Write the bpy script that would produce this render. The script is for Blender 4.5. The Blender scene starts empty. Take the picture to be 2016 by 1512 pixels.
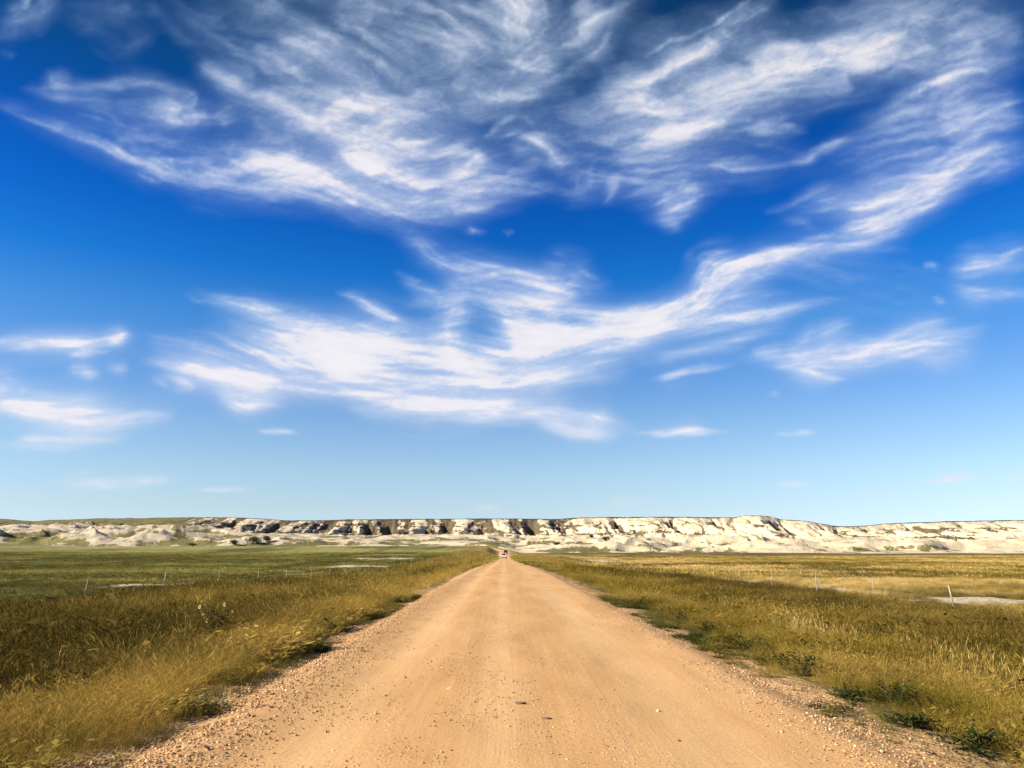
import bpy, bmesh, math, random
import numpy as np
from mathutils import Vector, Matrix

S = bpy.context.scene
COL = S.collection
R = math.radians

# ================================================================= camera, sky, sun, exposure
CAM_H = 1.5
FPX = 1570.0                                   # focal length in pixels of the 2016 px wide photograph
PITCH = math.atan((1081 - 756) / FPX)
YAW = -math.atan(15 / FPX * math.cos(PITCH))
cam = bpy.data.cameras.new('camera')
cam.sensor_width = 36.0
cam.lens = 36.0 * FPX / 2016
cam.clip_start = 0.1
cam.clip_end = 90000
camo = bpy.data.objects.new('camera', cam)
camo.location = (0, 0, CAM_H)
camo.rotation_euler = (math.pi / 2 + PITCH, 0, YAW)
COL.objects.link(camo)
S.camera = camo

SUN_AZ, SUN_EL = -103.0, 27.0                  # degrees from the road direction (+Y), clockwise; height
sd = Vector((math.sin(R(SUN_AZ)) * math.cos(R(SUN_EL)), math.cos(R(SUN_AZ)) * math.cos(R(SUN_EL)), math.sin(R(SUN_EL))))
sun = bpy.data.lights.new('sun', 'SUN')
sun.energy = 5.0
sun.angle = R(0.53)
sun.color = (1.0, 0.89, 0.71)
suno = bpy.data.objects.new('sun', sun)
suno.rotation_euler = (-sd).to_track_quat('-Z', 'Y').to_euler()
suno.location = sd * 100
COL.objects.link(suno)

world = bpy.data.worlds.new('World')
S.world = world
world.use_nodes = True
wt = world.node_tree
wt.nodes.clear()
w_out = wt.nodes.new('ShaderNodeOutputWorld')
w_bg = wt.nodes.new('ShaderNodeBackground')
w_bg.inputs['Strength'].default_value = 0.066
w_sky = wt.nodes.new('ShaderNodeTexSky')
w_sky.sky_type = 'NISHITA'
w_sky.sun_disc = False
w_sky.sun_elevation = R(SUN_EL)
w_sky.sun_rotation = R(SUN_AZ)
w_sky.altitude = 900
w_sky.air_density = 1.0
w_sky.dust_density = 0.3
w_sky.ozone_density = 2.0
# clear, dry high-plains air: deeper blue overhead than the sky model's default, as the photograph is developed
w_tc = wt.nodes.new('ShaderNodeTexCoord')
w_sep = wt.nodes.new('ShaderNodeSeparateXYZ')
w_rmp = wt.nodes.new('ShaderNodeValToRGB')
SKY_TINT = [(0.000, (0.544, 0.725, 1.129)), (0.050, (0.67, 0.72, 0.87)), (0.094, (0.70, 0.77, 0.85)), (0.144, (0.62, 0.735, 0.876)), (0.206, (0.43, 0.655, 0.912)), (0.268, (0.228, 0.611, 0.962)), (0.328, (0.052, 0.474, 0.985)), (0.386, (0.025, 0.365, 0.93)), (0.441, (0.017, 0.305, 0.82)), (0.518, (0.020, 0.24, 0.52)), (0.586, (0.030, 0.20, 0.38))]
cr = w_rmp.color_ramp
cr.interpolation = 'EASE' if False else 'LINEAR'
while len(cr.elements) < len(SKY_TINT):
    cr.elements.new(0.5)
for e, (p, c) in zip(cr.elements, SKY_TINT):
    e.position = p
    e.color = (*c, 1)
w_mul = wt.nodes.new('ShaderNodeMix')
w_mul.data_type = 'RGBA'
w_mul.blend_type = 'MULTIPLY'
w_mul.inputs[0].default_value = 1.0
wt.links.new(w_tc.outputs['Generated'], w_sep.inputs[0])
wt.links.new(w_sep.outputs['Z'], w_rmp.inputs[0])
wt.links.new(w_sky.outputs[0], w_mul.inputs[6])
wt.links.new(w_rmp.outputs[0], w_mul.inputs[7])
wt.links.new(w_mul.outputs[2], w_bg.inputs['Color'])
wt.links.new(w_bg.outputs[0], w_out.inputs['Surface'])

S.view_settings.view_transform = 'Standard'
S.view_settings.look = 'None'
S.view_settings.gamma = 1.0
S.view_settings.exposure = 1.36
S.view_settings.use_curve_mapping = False
S.render.engine = 'CYCLES'
S.cycles.max_bounces = 6
S.cycles.diffuse_bounces = 3
S.cycles.transparent_max_bounces = 8
S.cycles.use_denoising = True

# ================================================================= helpers
# ---------------------------------------------------------------- noise helpers (numpy)
def _hash(ix, iy, seed):
    n = (ix.astype(np.int64) * 374761393 + iy.astype(np.int64) * 668265263 + seed * 1274126177) & 0xFFFFFFFF
    n = ((n ^ (n >> 13)) * 1274126177) & 0xFFFFFFFF
    n = n ^ (n >> 16)
    return (n & 0xFFFFFF) / float(0xFFFFFF)

def vnoise(x, y, seed=0):
    x = np.asarray(x, dtype=float); y = np.asarray(y, dtype=float)
    x, y = np.broadcast_arrays(x, y)
    ix = np.floor(x); iy = np.floor(y)
    fx = x - ix; fy = y - iy
    fx = fx * fx * fx * (fx * (fx * 6 - 15) + 10); fy = fy * fy * fy * (fy * (fy * 6 - 15) + 10)
    a = _hash(ix, iy, seed); b = _hash(ix + 1, iy, seed); c = _hash(ix, iy + 1, seed); d = _hash(ix + 1, iy + 1, seed)
    return (a + (b - a) * fx) * (1 - fy) + (c + (d - c) * fx) * fy

def fbm(x, y, seed=0, octv=4, gain=0.5):
    s = 0.0; a = 1.0; t = 0.0
    for k in range(octv):
        s = s + a * vnoise(x * 2.03 ** k + 17.3 * k, y * 2.03 ** k - 9.1 * k, seed + 31 * k)
        t += a; a *= gain
    return s / t

def sstep(a, b, x):
    t = np.clip((x - a) / (b - a), 0, 1)
    return t * t * (3 - 2 * t)

# ---------------------------------------------------------------- cirrus field
# every streak of cirrus: bearing/height along it (in 1/100 degree-like steps of the sky chart), half width, density
STREAKS = [
 ([(0,200),(130,250),(260,300),(330,345),(480,372),(640,388),(780,402)],17,.30),
 ([(230,300),(290,330),(340,350)],16,.35),
 ([(70,180),(160,190),(250,205),(370,230),(460,232)],17,.5),
 ([(90,170),(160,145)],8,.25), ([(370,225),(395,195)],9,.3), ([(440,232),(468,218)],9,.4),
 ([(120,210),(240,245),(330,270)],12,.3),
 ([(270,255),(420,290),(560,330),(700,375),(820,405),(950,395),(1080,370),(1140,385)],14,.75),
 ([(430,290),(560,328),(690,370),(800,402)],6,.6),
 ([(385,110),(450,160),(560,215),(660,270),(760,330),(860,390)],16,.5),
 ([(400,120),(460,170),(540,215)],5,.35),
 ([(350,20),(500,110),(620,190),(800,290),(1000,330)],60,.42),
 ([(420,0),(620,60),(760,150),(900,240)],55,.4),
 ([(650,30),(780,80),(880,130),(1000,170),(1100,200)],42,.62),
 ([(740,5),(860,50),(940,110)],34,.5), ([(880,-20),(980,20),(1090,30)],40,.42), ([(960,-40),(1010,60),(1030,120)],36,.35),
 ([(560,240),(700,250),(850,300),(960,310)],34,.38),
 ([(880,345),(925,330),(960,315)],20,.8), ([(850,370),(950,365),(1060,350)],20,.6),
 ([(640,200),(700,180),(760,190)],18,.35), ([(700,300),(780,340),(860,360)],20,.4),
 ([(960,290),(1020,270),(1080,290),(1110,330)],18,.5),
 ([(1000,230),(1060,130),(1150,70),(1250,20)],32,.6),
 ([(980,180),(1030,120),(1080,70)],20,.5),
 ([(1200,180),(1320,110),(1430,50),(1500,0)],22,.8),
 ([(1120,30),(1200,10)],20,.4),
 ([(1080,250),(1200,220),(1350,180),(1500,120),(1700,70),(1900,20)],48,.55),
 ([(1220,290),(1330,250),(1450,200),(1560,185)],36,.5),
 ([(1180,150),(1280,200),(1330,240)],26,.45),
 ([(1450,170),(1600,140),(1750,110),(1880,60)],34,.45),
 ([(1050,300),(1250,320),(1450,310),(1560,300)],36,.3),
 ([(1470,270),(1530,262),(1580,258)],9,.35), ([(1560,310),(1640,285),(1680,268)],5,.3),
 ([(1165,310),(1150,370),(1130,400)],16,.28),([(1230,340),(1205,395)],7,.35),([(1100,300),(1110,345)],10,.3),
 ([(1300,405),(1340,380),(1375,350)],10,.45),([(1305,418),(1370,400),(1425,372)],9,.45),([(1290,432),(1350,440)],8,.35),
 ([(1360,360),(1400,385)],10,.35),([(1260,400),(1330,370)],18,.22),
 ([(1540,420),(1680,370),(1780,350),(1900,330),(2016,300)],28,.5),
 ([(1600,400),(1700,410),(1800,380)],26,.4),
 ([(1640,485),(1720,440),(1800,405),(1880,360)],22,.8),
 ([(1690,430),(1750,400),(1790,390)],16,.6),
 ([(1720,250),(1820,205),(1930,150),(2016,120)],28,.55),
 ([(1850,270),(1950,220),(2016,190)],38,.5),
 ([(1620,50),(1800,40),(2016,30)],55,.4), ([(1900,110),(2016,60)],40,.3),
 ([(1640,300),(1780,270),(1900,260),(2016,240)],24,.35),
 ([(1000,692),(1150,660),(1280,636),(1385,605),(1430,555),(1500,520),(1600,490),(1680,482),(1750,492)],13,.55),
 ([(1380,600),(1385,550),(1400,515),(1450,498)],14,.42),([(1400,580),(1480,540),(1540,510)],12,.45),
 ([(1540,445),(1580,440),(1620,470)],5,.3),
 ([(1190,690),(1380,645),(1530,615),(1640,590)],8,.4),
 ([(1230,670),(1400,620),(1560,590)],16,.3),
 ([(1250,720),(1400,690),(1540,648)],6,.35),([(1280,757),(1450,722)],4,.3),
 ([(1468,702),(1560,706),(1680,706),(1790,690),(1910,652)],11,.78),
 ([(1520,715),(1600,728),(1665,742)],10,.6),([(1480,700),(1540,695),(1600,705)],8,.5),
 ([(1560,690),(1620,655),(1680,640)],16,.25),([(1740,670),(1880,626)],8,.25),([(1800,690),(1930,690)],18,.2),
 ([(450,612),(560,635),(660,650),(760,668),(830,690)],14,.6),
 ([(500,688),(640,716),(800,740),(1000,752),(1190,732)],15,.75),
 ([(520,650),(620,690),(720,700),(820,690)],26,.6),
 ([(480,660),(560,700),(700,735)],20,.4),([(700,690),(800,705),(900,720),(1010,725)],22,.55),
 ([(360,575),(450,600),(560,622)],9,.32),
 ([(680,578),(760,615),(800,645)],7,.45),
 ([(905,600),(885,640),(880,690),(920,730)],13,.5),([(860,640),(890,600),(930,580)],14,.4),
 ([(810,450),(850,500),(930,535),(1060,560),(1180,565)],13,.6),
 ([(820,460),(850,500),(900,530)],6,.4),
 ([(760,530),(830,570),(880,600)],8,.3),
 ([(880,550),(960,585),(1060,595),(1190,590)],26,.45),
 ([(990,620),(1010,690),(1070,685),(1200,650)],17,.6),
 ([(1000,600),(1060,640),(1120,660)],20,.5),
 ([(1100,610),(1180,640),(1280,636),(1350,610)],15,.5),([(1060,520),(1130,530),(1180,545)],14,.3),
 ([(700,812),(850,802),(1000,812),(1120,826),(1218,838)],10,.85),([(1060,836),(1140,850),(1212,853)],6,.8),([(1150,815),(1200,828)],8,.4),
 ([(1240,856),(1440,851)],4.5,.5),([(1520,852),(1610,852)],3.5,.26),([(1500,775),(1540,776)],4,.07),
 ([(-60,795),(100,815),(220,825),(320,822)],15,.70),([(-60,872),(120,872),(230,865)],7,.6),([(-40,770),(30,765),(40,750)],16,.4),([(0,800),(90,805),(200,815)],9,.4),
 ([(-40,690),(120,682),(240,670)],6,.5),([(130,698),(210,690)],4,.25),([(200,675),(250,660)],8,.3),
 ([(135,725),(190,728)],8,.5),([(208,722),(245,722)],5,.3),
 ([(285,712),(340,718),(420,735),(560,750),(700,770)],8,.62),([(300,742),(380,765)],8,.36),([(430,780),(480,800),(560,802)],7,.42),
 ([(560,742),(700,768),(860,780)],10,.35),
 ([(90,946),(240,948),(350,945)],5,.42),([(355,966),(490,964)],3,.26),
 ([(1810,950),(1930,938)],4.5,.45),([(1970,942),(2060,940)],5,.4),
 ([(1875,538),(1960,520),(2040,495)],14,.62),([(1868,570),(1960,580),(2030,585)],6,.55),([(1815,530),(1850,530)],4,.2),([(1840,595),(1870,592)],3,.1),
 ([(1520,956),(1620,958)],3,.2),([(1190,990),(1280,986)],5,.2),([(930,1000),(990,1000)],3,.18),
 ([(920,450),(965,456)],3,.12),([(985,458),(1012,464)],3,.10),
 ([(510,848),(600,852)],3.5,.25),
 ([(-20,60),(60,45),(120,0)],22,.34),([(0,95),(20,120)],12,.2),
 ([(560,640),(760,690),(1000,690),(1250,650)],60,.24),([(300,680),(480,740),(640,770)],36,.2),([(700,790),(1000,800)],30,.15),
 ([(300,310),(500,330),(700,350)],34,.18),
 ([(1500,500),(1650,560),(1900,600)],40,.06),
 ([(150,20),(330,40)],40,.16),
]
CW, CH, CS, CX0, CY0 = 1296, 720, 2.3, -500.0, -480.0        # the chart: columns, rows, step, origin

def gblur(a, s):
    fy = np.fft.fftfreq(a.shape[0])[:, None]; fx = np.fft.rfftfreq(a.shape[1])[None, :]
    return np.fft.irfft2(np.fft.rfft2(a) * np.exp(-2 * (math.pi * s) ** 2 * (fx * fx + fy * fy)), s=a.shape)

def cirrus_chart():
    rng = np.random.default_rng(11)
    lay = {1.3: np.zeros((CH, CW)), 3.0: np.zeros((CH, CW)), 7.0: np.zeros((CH, CW))}
    c2 = np.full((CH, CW), 1e-4); s2 = np.zeros((CH, CW))
    for pts, w, a in STREAKS:
        p = np.array(pts, float)
        seg = np.hypot(*np.diff(p, axis=0).T); L = seg.sum()
        cum = np.concatenate([[0], np.cumsum(seg)]) / L
        nf = int(8 + w * 1.1)
        for k in range(nf):
            r = rng.normal() * w
            t0 = rng.uniform(-.1, .65); t1 = min(1.08, t0 + rng.uniform(.2, .75))
            n = int(max(6, (t1 - t0) * L / 3.0))
            t = np.linspace(t0, t1, n)
            x = np.interp(t, cum, p[:, 0]); y = np.interp(t, cum, p[:, 1])
            ext0 = np.minimum(t, 0) * L; ext1 = np.maximum(t - 1, 0) * L
            d0 = (p[1] - p[0]) / seg[0]; d1 = (p[-1] - p[-2]) / seg[-1]
            x += ext0 * d0[0] + ext1 * d1[0]; y += ext0 * d0[1] + ext1 * d1[1]
            tx = np.gradient(x); ty = np.gradient(y); q = np.hypot(tx, ty) + 1e-6
            drift = rng.normal() * w * .5 * (t - t0)
            bell = np.sin(np.pi * np.clip((t + .12) / 1.24, 0, 1)) ** .35
            off = r * (.45 + .55 * np.sin(np.pi * np.clip(t, 0, 1))) + drift
            x = x - ty / q * off; y = y + tx / q * off
            wgt = np.clip(np.sin(np.pi * (t - t0) / (t1 - t0)), 0, 1) ** .8 * bell * rng.uniform(.3, 1.4)
            u = rng.random()
            key = 1.0 if (w < 5 or (u < .14 and w < 40)) else (2.2 if u < .55 or w < 12 else 5.0)
            key = {1.0: 1.3, 2.2: 3.0, 5.0: 7.0}[key]
            ix = ((x - CX0) / CS).astype(int); iy = ((y - CY0) / CS).astype(int)
            ok = (ix >= 0) & (ix < CW) & (iy >= 0) & (iy < CH)
            aa = np.arctan2(np.gradient(y), np.gradient(x))
            np.add.at(c2, (iy[ok], ix[ok]), (np.cos(2 * aa) * wgt)[ok]); np.add.at(s2, (iy[ok], ix[ok]), (np.sin(2 * aa) * wgt)[ok])
            # areal density: filament total spread over streak area
            np.add.at(lay[key], (iy[ok], ix[ok]), (wgt * a * (1 + 5 / w) * 6.3 * w * 3.0 / CS / CS / nf)[ok] * 1.0)
    d = np.maximum(sum(gblur(v, s) for s, v in lay.items()), 0)
    yy, xx = np.mgrid[0:CH, 0:CW]; X = CX0 + xx * CS; Y = CY0 + yy * CS
    def samp(a, x, y):
        fx = np.clip((x - CX0) / CS, 0, CW - 1.001); fy = np.clip((y - CY0) / CS, 0, CH - 1.001)
        ix = fx.astype(int); iy = fy.astype(int); fx = fx - ix; fy = fy - iy
        return (a[iy, ix] * (1 - fx) + a[iy, ix + 1] * fx) * (1 - fy) + (a[iy + 1, ix] * (1 - fx) + a[iy + 1, ix + 1] * fx) * fy
    sc = np.clip((1090 - Y) / 750, .1, 1.2)                  # clouds lower in the sky are farther and finer
    # combed fibres: smear noise along the direction in which the ice crystals are drawn out
    c2 = gblur(c2, 9) + gblur(c2, 45) * .2; s2 = gblur(s2, 9) + gblur(s2, 45) * .2
    ang = .5 * np.arctan2(s2, c2) + (fbm(X / 120, Y / 80, 41, 3) - .5) * 1.0 * np.clip(sc, .25, 1)
    ux = np.cos(ang); uy = np.sin(ang)
    def comb(n, steps, h):
        acc = n.copy(); 
        for sg in (1, -1):
            px, py = X.copy(), Y.copy(); dx, dy = ux * sg, uy * sg
            for k in range(steps):
                px = px + dx * h * sc; py = py + dy * h * sc
                acc = acc + samp(n, px, py) * (1 - k / steps)
                ax = samp(ux, px, py); ay = samp(uy, px, py)
                f = np.where(ax * dx + ay * dy < 0, -1., 1.); dx, dy = ax * f, ay * f
        acc = acc - acc.mean(); return acc / acc.std()
    fine = comb(gblur(rng.random((CH, CW)), .7), 16, 5.0)
    broad = comb(gblur(rng.random((CH, CW)), 3.0), 14, 12.0)
    wx = (fbm(X / 150, Y / 90, 3, 4, .5) - .5) * 58 * sc; wy = (fbm(X / 150 + 40, Y / 90, 7, 4, .5) - .5) * 40 * sc
    d = samp(d, X + wx, Y + wy)
    fine = samp(fine, X + wx * .4, Y + wy * .4); broad = samp(broad, X + wx * .4, Y + wy * .4)
    # puffs and thin places
    m = fbm((X + wx * 1.5) / (75 * sc), (Y + wy * 1.5) / (44 * sc), 21, 5, .55)
    m2 = fbm((X + wx) / 210, (Y + wy) / 110, 25, 3, .5)
    high = sstep(450, 250, Y)
    low = np.clip(sc * 1.3 - .25, .12, 1)
    plain = d.copy()
    veil = gblur(d, 10)
    d = d * np.exp(fine * (.27 - .13 * high) + broad * (.3 + .7 * low) * (.32 - .08 * high)) * (1 + low * (1 + .35 * high) * (.95 * sstep(.3, .72, m) - .45)) * (.62 + .76 * m2) * 1.25
    d = d + veil * .75 * np.exp(.2 * broad) * (.3 + 1.2 * m2)
    # the clear hole in the middle cloud
    hx = (X + wx * .8 - 944) / 40 + (fine * .12); hy = (Y + wy * .8 - 648 - .25 * np.abs(X - 944)) / 38
    d = d * (1 - .68 * np.exp(-(hx * hx + hy * hy + .5 * hx * hy) ** 1.4))
    calm = .8 * sstep(770, 880, Y)
    d = d * (1 - calm) + plain * calm * .72
    d = d * (1 + .75 * sstep(480, 800, Y)) * (1 - .22 * sstep(380, 200, Y))
    return np.maximum(d - .03, 0)

_f = np.array([0, math.cos(PITCH), math.sin(PITCH)]); _u = np.array([0, -math.sin(PITCH), math.cos(PITCH)]); _r = np.array([1., 0, 0])
_c, _s = math.cos(YAW), math.sin(YAW)
_R = np.array([[_c, -_s, 0], [_s, _c, 0], [0, 0, 1]])
_f, _u, _r = _R @ _f, _R @ _u, _R @ _r

def at(px, py, Y):
    """survey: the point at forward distance Y that the photograph shows at pixel (px, py)"""
    d = _f + _r * (px - 1008) / FPX - _u * (py - 756) / FPX
    return d * (Y / d[1]) + np.array([0, 0, CAM_H])

def bearing(x, y, z):
    q = np.stack([x, y, z - CAM_H], -1)
    dep = np.maximum(q @ _f, 1e-6)
    return 1008 + FPX * (q @ _r) / dep, 756 - FPX * (q @ _u) / dep, q @ _f

def new_mat(name):
    m = bpy.data.materials.new(name)
    m.use_nodes = True
    nt = m.node_tree
    nt.nodes.clear()
    out = nt.nodes.new('ShaderNodeOutputMaterial')
    return m, nt, out

class NT:
    """small shorthand for node trees"""
    def __init__(s, nt): s.t = nt
    def n(s, typ, **kw):
        nd = s.t.nodes.new(typ)
        for k, v in kw.items(): setattr(nd, k, v)
        return nd
    def link(s, a, b): s.t.links.new(a, b)
    def put(s, sock, v):
        if isinstance(v, bpy.types.NodeSocket): s.link(v, sock)
        else: sock.default_value = v
    def math(s, op, a, b=0.0, clamp=False):
        nd = s.n('ShaderNodeMath', operation=op, use_clamp=clamp)
        s.put(nd.inputs[0], a); s.put(nd.inputs[1], b)
        return nd.outputs[0]
    def mix(s, f, a, b, blend='MIX'):
        nd = s.n('ShaderNodeMix', data_type='RGBA', blend_type=blend)
        s.put(nd.inputs[0], f)
        s.put(nd.inputs[6], (*a, 1) if isinstance(a, tuple) else a); s.put(nd.inputs[7], (*b, 1) if isinstance(b, tuple) else b)
        return nd.outputs[2]
    def noise(s, vec, scale, detail=4, rough=0.55, dist=0.0):
        nd = s.n('ShaderNodeTexNoise')
        if vec is not None: s.link(vec, nd.inputs['Vector'])
        nd.inputs['Scale'].default_value = scale; nd.inputs['Detail'].default_value = detail
        nd.inputs['Roughness'].default_value = rough; nd.inputs['Distortion'].default_value = dist
        return nd.outputs[0]
    def rng(s, v, a, b, c=0.0, d=1.0):
        nd = s.n('ShaderNodeMapRange'); nd.clamp = True
        s.put(nd.inputs[0], v)
        for i, q in enumerate((a, b, c, d)): nd.inputs[i + 1].default_value = q
        return nd.outputs[0]
    def pos(s, sx=1, sy=1, sz=1):
        g = s.n('ShaderNodeNewGeometry')
        m = s.n('ShaderNodeVectorMath', operation='MULTIPLY')
        s.link(g.outputs['Position'], m.inputs[0]); m.inputs[1].default_value = (sx, sy, sz)
        return m.outputs[0]
    def attr(s, name, kind='GEOMETRY'):
        a = s.n('ShaderNodeAttribute', attribute_type=kind, attribute_name=name)
        return a
    def bump(s, h, strength, dist):
        b = s.n('ShaderNodeBump'); b.inputs['Strength'].default_value = strength; b.inputs['Distance'].default_value = dist
        s.link(h, b.inputs['Height'])
        return b.outputs[0]
    def principled(s, out, col, rough=0.9, normal=None, spec=0.2, metal=0.0):
        p = s.n('ShaderNodeBsdfPrincipled')
        s.put(p.inputs['Base Color'], (*col, 1) if isinstance(col, tuple) else col)
        s.put(p.inputs['Roughness'], rough); p.inputs['Specular IOR Level'].default_value = spec; p.inputs['Metallic'].default_value = metal
        if normal is not None: s.link(normal, p.inputs['Normal'])
        s.link(p.outputs[0], out.inputs['Surface'])
        return p

def simple_mat(name, col, rough=0.6, spec=0.3, metal=0.0, var=0.15, scale=8.0):
    m, nt, out = new_mat(name); N = NT(nt)
    nz = N.noise(N.pos(), scale, 3)
    c = N.mix(N.rng(nz, .3, .7), tuple(v * (1 - var) for v in col), tuple(min(1, v * (1 + var)) for v in col))
    N.principled(out, c, rough, None, spec, metal)
    return m

def link_mesh(name, me, mat=None, parent=None):
    o = bpy.data.objects.new(name, me)
    if mat is not None and not me.materials: me.materials.append(mat)
    if parent is not None: o.parent = parent
    COL.objects.link(o)
    return o

def grid_mesh(name, V, nr, nc, smooth=True, wrap=False):
    """V: (nr*nc,3) rows x columns"""
    me = bpy.data.meshes.new(name)
    r, c = np.meshgrid(np.arange(nr - 1), np.arange(nc if wrap else nc - 1), indexing='ij')
    a = (r * nc + c).ravel(); b = (r * nc + (c + 1) % nc).ravel()
    q = np.stack([a, b, b + nc, a + nc], -1).astype(np.int32)
    me.vertices.add(len(V)); me.vertices.foreach_set('co', np.ascontiguousarray(V, np.float32).ravel())
    me.loops.add(q.size); me.loops.foreach_set('vertex_index', q.ravel())
    me.polygons.add(len(q)); me.polygons.foreach_set('loop_start', np.arange(0, q.size, 4, dtype=np.int32))
    me.polygons.foreach_set('loop_total', np.full(len(q), 4, np.int32))
    me.update(calc_edges=True)
    me.polygons.foreach_set('use_smooth', np.full(len(q), smooth))
    return me

def set_float(me, name, v):
    a = me.attributes.new(name, 'FLOAT', 'POINT'); a.data.foreach_set('value', np.ascontiguousarray(v, np.float32).ravel())
def set_col(me, name, v):
    a = me.attributes.new(name, 'FLOAT_VECTOR', 'POINT'); a.data.foreach_set('vector', np.ascontiguousarray(v, np.float32).ravel())

def tag(o, label=None, cat=None, group=None, kind=None):
    if label: o['label'] = label
    if cat: o['category'] = cat
    if group: o['group'] = group
    if kind: o['kind'] = kind
    return o

def empty(name, loc, rz=0.0):
    o = bpy.data.objects.new(name, None)
    o.empty_display_size = 0.2
    o.location = loc; o.rotation_euler = (0, 0, rz)
    COL.objects.link(o)
    return o

class MB:
    """collects simple shapes, links them as one mesh object"""
    def __init__(s): s.v = []; s.f = []
    def add(s, vs, fs):
        k = len(s.v); s.v += [tuple(map(float, p)) for p in vs]; s.f += [tuple(i + k for i in q) for q in fs]
    def tube(s, pts, rad, n=6, cap=True):
        pts = [np.array(p, float) for p in pts]
        rad = [rad] * len(pts) if isinstance(rad, (int, float)) else rad
        rings = []
        for i, p in enumerate(pts):
            t = pts[min(i + 1, len(pts) - 1)] - pts[max(i - 1, 0)]
            t = t / (np.linalg.norm(t) + 1e-9)
            a = np.cross(t, [0, 0, 1.]) if abs(t[2]) < .9 else np.cross(t, [1., 0, 0])
            a /= np.linalg.norm(a); b = np.cross(t, a)
            rings += [p + rad[i] * (math.cos(2 * math.pi * k / n) * a + math.sin(2 * math.pi * k / n) * b) for k in range(n)]
        fs = [(i * n + k, i * n + (k + 1) % n, (i + 1) * n + (k + 1) % n, (i + 1) * n + k) for i in range(len(pts) - 1) for k in range(n)]
        if cap: fs += [tuple(range(n))[::-1], tuple((len(pts) - 1) * n + k for k in range(n))]
        s.add(rings, fs)
    def box(s, c, d):
        x, y, z = c; a, b, h = d[0] / 2, d[1] / 2, d[2] / 2
        s.add([(x + i * a, y + j * b, z + k * h) for k in (-1, 1) for j in (-1, 1) for i in (-1, 1)],
              [(0, 2, 3, 1), (4, 5, 7, 6), (0, 1, 5, 4), (2, 6, 7, 3), (0, 4, 6, 2), (1, 3, 7, 5)])
    def build(s, name, mat, parent=None, smooth=False, bevel=0):
        me = bpy.data.meshes.new(name); me.from_pydata(s.v, [], s.f); me.update()
        if bevel:
            bm = bmesh.new(); bm.from_mesh(me)
            bmesh.ops.bevel(bm, geom=list(bm.edges), offset=bevel, segments=2, affect='EDGES', profile=.6)
            bm.to_mesh(me); bm.free()
        if smooth: me.polygons.foreach_set('use_smooth', np.full(len(me.polygons), True))
        return link_mesh(name, me, mat, parent)

def smooth_interp(x, xp, fp, w):
    """piecewise linear with rounded corners"""
    return sum(np.interp(x + k * w, xp, fp) for k in (-1, -.5, 0, .5, 1)) / 5

# ================================================================= the sky: cirrus dome
def cloud_at(x, y, z, chart):
    """density of cirrus in direction (x, y, z)"""
    px, py, dep = bearing(x, y, z + CAM_H)
    fx = np.clip((px - CX0) / CS, 0, CW - 1.01); fy = np.clip((py - CY0) / CS, 0, CH - 1.01)
    ix = fx.astype(int); iy = fy.astype(int); fx = fx - ix; fy = fy - iy
    d = (chart[iy, ix] * (1 - fx) + chart[iy, ix + 1] * fx) * (1 - fy) + (chart[iy + 1, ix] * (1 - fx) + chart[iy + 1, ix + 1] * fx) * fy
    inside = sstep(-430, -120, px) * (1 - sstep(2140, 2450, px)) * sstep(-430, -120, py) * (dep > .3)
    # the same kind of cloud over the rest of the sky
    k = 1 / np.maximum(z + .12, .06)
    gx, gy = x * k * 1.3, y * k * 1.3
    wob = (fbm(gx, gy, 61, 4) - .5) * 1.6
    o = sstep(.46, .8, fbm(gx * 1.1 + wob, gy * .55 + wob * .6, 51, 6, .56)) * 1.5
    o = o * sstep(.02, .25, z)
    return np.maximum(d * inside + o * (1 - inside), 0)

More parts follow.
